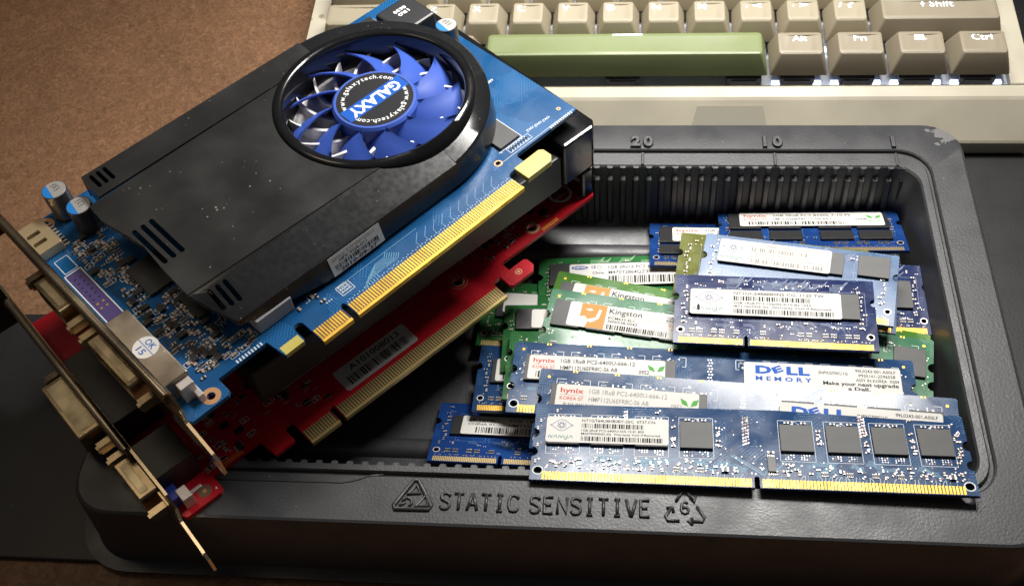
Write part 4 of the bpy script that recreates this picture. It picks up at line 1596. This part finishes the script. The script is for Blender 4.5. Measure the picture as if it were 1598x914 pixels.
so = MB().prism(rrect(55.8, 86.0, -5.2, 4.4, 1.0, 3), 0.02, 0.12).build('sticker', PAPER_GREY, RC)
mb = MB().text('A101008013', 61.5, 1.0, 2.3, .15, 0, w=21, bold=.01)
mb.barcode(58.5, 83.5, -3.9, -0.2, .15, 0, random.Random(9), 0.27)
mb.build('print', PRINT, so)
bracket(RC, 16.0, 98)
dvi_shell(RC, 33.5, 60.5, 1.5, 11.5)
dvi_shell(RC, 0.8, 18.0, 1.8, 11.0, u0=-16.3, inner=BLUE_PL)
MB().box(-9.1, 4.0, 3.5, 19.5, 0.2, 11.4).build('connector_body', BLACK_PL, RC, bevel=.3)
MB().box(-9.1, -5.6, -2.2, 3.4, 0.2, 5.2).build('connector_face', BLUE_PL, RC, bevel=.3)
MB().box(-9.1, 6, 30, 64, 0.2, 12.2).build('connector_body', BLACK_PL, RC, bevel=.3)
MB().box(-6.6, -3.2, -4.8, 0.2, 0.05, 5.6).box(-6.6, 1.0, -1.4, -0.2, 0.05, 1.2).build('shell_clip', TIN, RC, bevel=.2)

# ---- blue card, on top
BC = thing('graphics_card', 'blue circuit board graphics card with black shroud and blue fan, lying on top', 'graphics card',
           card_matrix((-68.54, -19.25, 70.5), 48.73, -0.16), group='graphics cards lying on the tray')
BLn = 158.8
MB().prism(card_outline(BLn), -1.6, 0, 0, [circle(0.6, -3.4, 1.35), circle(122.0, 1.6, 1.0), circle(144, 88, 1.2), circle(0.6, 94.8, 1.7)]).build('circuit_board', PCB_CARD, BC)
pcie_contacts(BC, GOLD)
for a in ((0.6, -3.4, 1.35, 3.0), (122.0, 1.6, 1.0, 1.5), (0.6, 94.8, 1.7, 3.3), (154.6, 5.0, .35, .8), (144, 88, 1.2, 1.7)):
    MB().ring(*a, .06, 22).build('hole_ring', COPPER, BC)
# latch hook wrapped in yellow tape and the masked tab
MB().prism([(123.7, -11.1), (134.6, -11.1), (136.7, -9.0), (136.7, -5.3), (135.5, -4.1), (123.7, -4.1)], -2.0, 0.35).build('yellow_tape', TAPE, BC, bevel=.25)
MB().box(24.7, 31.5, -8.08, -4.6, -1.66, 0.05).build('tab_tape', TAPE, BC)
rng = random.Random(8)
c, t = MB(), MB()
scatter(c, t, rng, 1.5, 13, 38, 80, 120)
scatter(c, t, rng, 2, 24, 3, 38, 190)
scatter(c, t, rng, 37, 46, -3, 4, 7)
scatter(c, t, rng, 132, 150, 60, 70, 5)
for i in range(7):
    t.rbox(129.5 + i * 1.25, 3.2, .5, 2.0, .15, 0, .04, 0)
    c.rbox(129.5 + i * 1.25, 3.2, .35, 1.2, .15, 0, .3, 2)
t.rect(128.4, 138.6, 1.9, 4.5, .16, .03)
for i in range(9):
    t.box(12.8 + i * 1.1, 13.3 + i * 1.1, .2, 1.5, 0, .06, 0)
for i in range(11):
    t.box(146 + i * 1.0, 146.4 + i * 1.0, -.05, 1.1, -1.2, .06, 0)
t.line([(121, .9), (158, .9)], .15, .03, 0)
t.line([(126.3, 4.2), (126.3, 20), (135.8, 20)], .2, .03, 0)
t.line([(125.6, 4.8), (136.5, 4.8), (136.5, 19)], .25, .03, 0)
t.line([(52, -1.4), (54, 0.6), (84, 0.6)], .16, .03, 1)
for i in range(7):
    y = -5.2 + i * .55
    t.line([(57 + i * 1.0, -6.8), (57 + i * 1.0, y - 1.2), (59 + i * 1.0, y + .8), (72 - i * .5, y + .8), (73.5 - i * .5, y + 2.2)], .16, .03, 1)
for i in range(10):
    t.line([(80 + i * 3.7, -6.8), (80 + i * 3.7, -4), (83 + i * 3.7, -1)], .14, .03, 1)
for i in range(70):
    t.rbox(50 + i, -6.2 + .4 * (i % 2), .3, .3, 0, 0, .04, 0)
t.rect(50.4, 55.2, -3.4, .6, .2, .03)
for j in range(3):
    t.text('ROHS', 51, -.3 - j * 1.15, .8, .03, 0, w=3.6, bold=.02)
t.text('C113', 132.5, 8.2, 1.1, .03, 0, w=4)
t.text('2221MS', 131, 24, 1.1, .03, 0, w=6)
t.text('C1089', 145, 33, 1.1, .03, 0, w=5)
for i in range(3):
    t.text('JTAG1', 139.2 + i * 3.6, 4.9 - i * .3, .9, .03, 0, w=3.2, bold=.02)
t.rect(-6.4, -0.6, 41.5, 69.5, .35, .04, 0)
t.rect(-5.6, -1.0, 70.4, 77.6, .22, .04, 0)
c.build('soldered_parts', SMD, BC, stuff=True)
t.build('printed_lines', [SILK, LBL], BC, stuff=True)
MB().prism([(-6.2, 41.8), (-0.8, 41.8), (-0.8, 69.2), (-6.2, 69.2)], 0.01, 0.03, 0).build('bare_port_pads', PURPLE, BC)
mb = MB()
for i in range(8):
    for u in (-4.6, -2.6):
        mb.cyl(u, 49.5 + i * 2.35, .42, .02, .06, 10, 1 if i > 1 else 0)
mb.build('pad_hole', [GOLD, BLACK_PL], BC, stuff=True)
MB().box(126.6, 135.6, 5.2, 17.6, .1, 1.2).build('memory_chip', CHIP, BC, bevel=.1)
MB().box(8.5, 20, 41, 56, 0.1, 1.4).build('controller_chip', CHIP_BLACK, BC, bevel=.1)
MB().box(14, 22, 22, 33, 0.1, 1.4).build('controller_chip', CHIP_BLACK, BC, bevel=.1)
mb = MB()
mb.prism(rrect(-8.2, 0.6, 80.2, 95.0, .6, 2), .2, 4.0, 0, [rrect(-7.2, -2.6, 84.0, 85.8, .3, 2), rrect(-7.2, -2.6, 88.6, 90.4, .3, 2)])
mb.build('hdmi_shell', mat('hdmi_gold', (0.62, 0.49, 0.30), .38, .75), BC, bevel=.2)
mb = MB()
for i in range(8):
    mb.box(.6, 2.6, 81 + i * 1.75, 81.7 + i * 1.75, .1, .7)
mb.build('hdmi_leads', TIN, BC, stuff=True)
dv = MB().box(-9.1, -0.6, 2.6, 35.5, .2, 8.6).build('dvi_housing', mat('housing_tinplate', (0.30, 0.255, 0.20), .38, .85, noise=(60, .4), rnoise=(60, .1), dust=(300, .35, (.7, .66, .55))), BC, bevel=.4)
MB().box(-5.6, -1.2, -0.6, 2.4, .2, 7.0).box(-2.6, -0.8, -3.4, 2.2, .05, 3.2).build('housing_foot', TIN, dv, bevel=.2)
# round OK sticker
ok = MB().prism(circle(-4.5, 18.6, 4.0, 30), 8.62, 8.70).build('ok_sticker', PAPER, BC)
mb = MB().line([(-4.5, 14.8), (-4.5, 22.4)], .22, 8.73, 1)
mb.text('OK', -3.9, 18.6, 2.1, 8.73, 1, rot=-math.pi / 2, align='c', w=4.0)
mb.text('15', -7.2, 18.6, 2.0, 8.73, 1, rot=-math.pi / 2, align='c', w=3.0)
mb.build('print', PRINT, ok)
MB().box(24, 37, 3.6, 12.0, .3, 6.0).build('foam_block', WHITE_PL, BC, bevel=.3)


def can(parent, u, v, r, h, side, name='capacitor'):
    o = MB().cyl(u, v, r * 1.04, .1, .9, 24, 1).cyl(u, v, r, .9, h, 24, 0).build(name, [side, BLACK_PL], parent, autosmooth=40)
    MB().cyl(u, v, r * .93, h - .01, h + .12, 24).build('can_top', CAP_TOP, o)
    seg = arc(u, v, r * .93, 105, 240, 10)
    mb = MB().poly(seg, h + .15, 0)
    for j, s in enumerate(('10L', '470', '16V')):
        mb.text(s, u + 1.0, v + 1.6 - j * 1.3, .75, h + .15, 1, align='c', w=2.2)
    mb.build('can_print', [CAP_BLUE, INK], o)
    return o


can(BC, 8.8, 94.0, 4.15, 11.4, CAP_SIDE)
can(BC, 11.0, 82.6, 4.15, 10.4, mat('capacitor_can_black', (.02, .02, .022), .4))
can(BC, 152.4, 59.5, 4.0, 9.6, CAP_SIDE)
ind = MB().box(138.4, 154.5, 67.6, 84.0, .2, 10).build('power_inductor', DARK_BODY, BC, bevel=1.0)
MB().text('1R0', 146.5, 77.4, 1.6, 10.03, 0, align='c', w=5, rot=math.pi, bold=.03).text('0630', 146.5, 79.8, 1.6, 10.03, 0, align='c', w=5.6, rot=math.pi, bold=.03).build('print', INK_WHITE, ind)
MB().box(137.5, 142.0, 87.5, 93.5, .2, 2.2).build('regulator_chip', CHIP_BLACK, BC, bevel=.1)
mb = MB()
for i in range(6):
    mb.box(142.0, 143.4, 87.7 + i * 1.0, 88.2 + i * 1.0, .05, .6)
mb.box(143.5, 150, 86.5, 89, .05, .8)
mb.build('regulator_leads', TIN, BC, stuff=True)

# shroud --------------------------------------------------------------
FU, FV = 106.7, 45.0
CN, CF = 17.0, 74.5
HW = 14.9


def near_w(v):
    return 9.6 + (HW - 9.6) * max(0.0, min(1.0, (v - 5.2) / (CN - 5.2)))


RO = 33.4
du_n = math.sqrt(RO ** 2 - (FV - CN) ** 2)
du_f = math.sqrt(RO ** 2 - (CF - FV) ** 2)
aN = math.degrees(math.atan2(CN - FV, -du_n)) % 360
aF = math.degrees(math.atan2(CF - FV, -du_f)) % 360


def skin(mb, outer, zf, m, holes=(), depth=0.9):
    """open plate with thickness: top follows zf, underside depth below"""
    loops = [list(outer)] + [list(h) for h in holes]
    flat = [p for l in loops for p in l]
    tris = tessellate_polygon([[Vector((x, y, 0)) for x, y in l] for l in loops])
    n = len(flat)
    vs = [(x, y, zf(x, y)) for x, y in flat] + [(x, y, zf(x, y) - depth) for x, y in flat]
    fs = []
    for q in tris:
        a, b, c_ = [flat[i] for i in q]
        if (b[0] - a[0]) * (c_[1] - a[1]) - (b[1] - a[1]) * (c_[0] - a[0]) < 0:
            q = (q[0], q[2], q[1])
        fs.append(tuple(q))
        fs.append(tuple(i + n for i in q[::-1]))
    o = 0
    for l in loops:
        k = len(l)
        for i in range(k):
            fs.append((o + i, o + i + n, o + (i + 1) % k + n, o + (i + 1) % k))
        o += k
    mb.add(vs, fs, m)


def densify(pts, step=6.0):
    out = []
    for (xa, ya), (xb, yb) in zip(pts, pts[1:] + pts[:1]):
        d_ = math.hypot(xb - xa, yb - ya)
        k = max(1, int(d_ / step))
        out += [(xa + (xb - xa) * i / k, ya + (yb - ya) * i / k) for i in range(k)]
    return out


near_slots = [slot(19.0 + i * 2.7, 10.6 - .25 * i, 16.6 - .1 * i, 1.5) for i in range(3)]
far_slots = [slot(19.6 + i * 2.5, 80.2, 86.2, 1.4) for i in range(3)]
mid_slots = [slot(16.2 + i * 3.1, 36.0, 53.6, 1.7) for i in range(3)]
band_n = [(19.5, 5.2), (FU, 4.4), (FU, FV - RO)] + arc(FU, FV, RO, 270, aN, 8)[1:] + [(13.6, 20.0)]
plate_top = [(13.6, 20.0), (FU - du_n, CN)] + arc(FU, FV, RO, aN, aF, 20)[1:-1] + [(FU - du_f, CF), (12.2, 74.2), (11.6, 66), (13.2, 58), (15.0, 46), (14.0, 34)]
band_f = [(16.6, 76.0), (FU - du_f, CF + 1.1)] + arc(FU, FV, RO, aF - 2, 90, 8)[1:] + [(FU, 87.6), (17.2, 88.4)]
shell_mats = [SHROUD, SHROUD_GLOSS]


def nw(x, y):
    t_ = max(0.0, min(1.0, (y - 5.2) / (CN - 5.2)))
    return 9.6 + (HW - 9.6) * t_


s2 = MB()
skin(s2, plate_top, lambda x, y: HW + .35, 0, mid_slots)
skin(s2, band_f, lambda x, y: HW - .2, 0, far_slots)
skin(s2, band_n, nw, 1, near_slots)
# right-hand arc of the rim: wide glossy bevel near side narrowing to the far side
N_ = 40
prof_rows = []
for i in range(N_ + 1):
    a = -90 + 180 * i / N_
    f_ = (a + 90) / 180
    ro = 40.7 - 2.4 * math.sin(math.pi * min(1, f_ * 1.1)) + 1.8 * f_
    wo = 9.6 + 4.6 * min(1.0, f_ * 1.9)
    ca, sa = math.cos(R_(a)), math.sin(R_(a))
    prof_rows.append([(FU + RO * ca, FV + RO * sa, nw(0, FV + RO * sa)), (FU + (ro - .7) * ca, FV + (ro - .7) * sa, wo + .45), (FU + ro * ca, FV + ro * sa, wo - .4),
                      (FU + (ro + 1.2) * ca, FV + (ro + 1.2) * sa, 1.6)])
vs = [p for r in prof_rows for p in r]
fs = []
for i in range(N_):
    for j in range(3):
        a = i * 4 + j
        fs.append((a, a + 1, a + 5, a + 4))
s2.add(vs, fs, 1)
# near side wall, its left part cut up diagonally
wall = [((19.5, 5.2, 9.6), (19.5, 5.0, 7.6)), ((34, 5.1, 9.6), (34, 4.0, 5.0)), ((50, 5.0, 9.6), (50, 3.2, 1.8)), ((FU, 4.3, 9.6), (FU, 3.1, 1.6))]
vs = [p for w_ in wall for p in w_]
s2.add(vs, [(2 * i, 2 * i + 1, 2 * i + 3, 2 * i + 2) for i in range(3)], 1)
# far wall and left lip
s2.add([(FU, 87.6, HW - .3), (17.2, 88.4, HW - .3), (17.2, 89.2, 5), (FU, 88.6, 1.6)], [(0, 1, 2, 3)], 0)
s2.add([(17.2, 88.4, HW - .3), (16.6, 76, HW - .3), (17.0, 76, 6), (17.4, 89, 6)], [(0, 1, 2, 3)], 0)
lip = [(12.2, 74.2), (11.6, 66), (13.2, 58), (15.0, 46), (14.0, 34), (13.6, 20.0), (19.5, 5.2)]
for (xa, ya), (xb, yb) in zip(lip, lip[1:]):
    za, zb = min(HW + .3, nw(xa, ya)), min(HW + .3, nw(xb, yb))
    s2.add([(xa, ya, za), (xb, yb, zb), (xb + .3, yb, zb - 2.6), (xa + .3, ya, za - 2.6)], [(0, 1, 2, 3)], 1)
shroud = s2.build('shroud', shell_mats, BC, autosmooth=28)
# raised ring round the fan
rp = [(30.8, 3.0), (31.0, 15.2), (31.4, 15.9), (32.2, 16.3), (33.6, 16.1), (34.8, 15.4), (35.0, 14.0)]
mb = MB()
NS = 96
for i in range(NS):
    a = 2 * math.pi * i / NS
    # the near-left flank sinks with the sloping band
    for r, w_ in rp:
        v_ = FV + r * math.sin(a)
        drop = 0.0 if r < 32.0 else max(0.0, (HW - nw(0, v_)) * min(1.0, (r - 32.0) / 2.6))
        rr = r
        mb.v.append((FU + rr * math.cos(a), v_ if rr == r else FV + rr * math.sin(a), w_ - drop))
k = len(rp)
for i in range(NS):
    for j in range(k - 1):
        a, b = i * k + j, ((i + 1) % NS) * k + j
        mb.f.append((a, b, b + 1, a + 1))
        mb.m.append(0)
mb.build('fan_ring', GLOSS_BLACK, shroud, autosmooth=60)
# heatsink under the fan
hs = MB().cyl(FU, FV, 31, .6, 3.4, 40)
hs.box(30, FU - 20, 14, 76, .6, 2.4)
hs.build('heatsink_base', ALU, BC)
fin = MB()
for j in range(7):
    t0, t1 = j / 7, (j + 1) / 7
    for q in (0,):
        r0, r1 = 15 + 15.4 * t0, 15 + 15.4 * t1
        a0, a1 = -.5 * t0, -.5 * t1
        p0, p1 = (r0 * math.cos(a0), r0 * math.sin(a0)), (r1 * math.cos(a1), r1 * math.sin(a1))
        th = .8
        fin.add([(p0[0], p0[1] - th, 2.3), (p1[0], p1[1] - th, 2.3), (p1[0], p1[1] - th, 8.2), (p0[0], p0[1] - th, 8.2),
                 (p0[0], p0[1] + th, 2.3), (p1[0], p1[1] + th, 2.3), (p1[0], p1[1] + th, 8.2), (p0[0], p0[1] + th, 8.2)],
                [(0, 1, 2, 3), (7, 6, 5, 4), (3, 2, 6, 7)])
fmesh = fin.mesh('heatsink_fin', ALU)
for i in range(17):
    inst(fmesh, 'heatsink_fin', BC, (FU, FV, 0), 2 * math.pi * i / 17)
# fan: hub with eleven swept blades
fan = MB().cyl(0, 0, 15.0, 3.2, 12.6, 48).cyl(0, 0, 15.0, 12.6, 13.5, 48, r1=14.2).build('fan_hub', FAN_BLUE, BC, loc=(FU, FV, 0), autosmooth=40)
bl = MB()
NR, NC = 9, 8
for side in (0, 1):
    for i in range(NR + 1):
        r = 14.2 + (29.6 - 14.2) * i / NR
        fr = i / NR
        lead = R_(4 + 22 * fr ** 1.2)          # leading edge sweeps forward towards the tip
        chord = R_(36 - 8 * fr)
        for j in range(NC + 1):
            cj = j / NC
            a = lead - chord * cj
            w_ = 13.2 - 1.2 * fr - 8.2 * (cj ** 0.85) + 1.2 * math.sin(math.pi * cj) * (1 - .3 * fr)
            bl.v.append((r * math.cos(a), r * math.sin(a), w_ - (0.75 if side else 0)))
n1 = (NR + 1) * (NC + 1)
for i in range(NR):
    for j in range(NC):
        a = i * (NC + 1) + j
        q = (a, a + 1, a + NC + 2, a + NC + 1)
        bl.f.append(q[::-1])
        bl.f.append(tuple(x + n1 for x in q))
        bl.m += [0, 0]
edge = [i * (NC + 1) for i in range(NR + 1)] + [NR * (NC + 1) + j for j in range(1, NC + 1)] + [i * (NC + 1) + NC for i in range(NR - 1, -1, -1)]
for a, b in zip(edge, edge[1:]):
    bl.f.append((a, b, b + n1, a + n1))
    bl.m.append(0)
bmesh_ = bl.mesh('fan_blade', FAN_BLUE)
bmesh_.polygons.foreach_set('use_smooth', [True] * len(bmesh_.polygons))
bmesh_.set_sharp_from_angle(angle=R_(50))
for i in range(11):
    inst(bmesh_, 'fan_blade', fan, (0, 0, 0), 2 * math.pi * i / 11 + R_(12))
hl = MB().cyl(0, 0, 13.3, 13.5, 13.6, 48).build('hub_sticker', INK, fan)
mb = MB()
mb.quad(-12.8, 12.8, -3.2, 3.2, 13.63, 1)
mb.text('GALAXY', 0, 2.1, 4.4, 13.66, 6, w=21.5, bold=.035, rot=math.pi, align='c')


def ring_text(mb, s, r, a0, a1, h, z, m):
    """letters set clockwise from angle a0 to a1, tops outward"""
    ws = []
    for ch in s:
        vs, _ = glyphs(ch, .01)
        ws.append(max(v[0] for v in vs) - min(v[0] for v in vs) + .12)
    tot = sum(ws)
    acc = 0
    for ch, w_ in zip(s, ws):
        a = a0 + (a1 - a0) * (acc + w_ / 2) / tot
        acc += w_
        mb.text(ch, r * math.cos(R_(a)), r * math.sin(R_(a)), h, z, m, rot=R_(a - 90), align='c', bold=.01)


ring_text(mb, 'www.galaxytech.com', 10.3, 166, 14, 1.9, 13.63, 6)
ring_text(mb, 'www.galaxytech.com', 10.3, -14, -166, 1.9, 13.63, 6)
mb.build('print', PRINT, hl)
# serial sticker on the sloping side wall
wm = Matrix.Translation(Vector((52.6, 3.05, 1.9)) * MM) @ Matrix.Rotation(R_(76.8), 4, 'X')
sk = MB().prism([(0, 0), (20.6, 0), (20.6, 7.2), (0, 7.2)], .15, .22)
so = sk.build('serial_sticker', PAPER_GREY, shroud)
so.matrix_local = wm
mb = MB().text('galaxy 527200-D011', 1.2, 5.4, 1.05, .25, GY_, w=17).text('HFX VGA-011', 3.6, 3.9, 1.05, .25, K_, w=11)
mb.barcode(1.5, 19.2, 1.95, 3.5, .25, K_, random.Random(2), .24)
mb.text('*2010-09-27*', 1.6, .4, 1.15, .25, K_, w=17.4, bold=.03)
mb.build('print', PRINT, so)
bracket(BC, -6, 101)
dvi_shell(BC, 8.0, 32.0, 1.5, 11.0, u0=-16.0)
dvi_shell(BC, 47.5, 64.5, 2.0, 10.5, u0=-16.0)

bpy.data.objects.remove(_tmp_o)
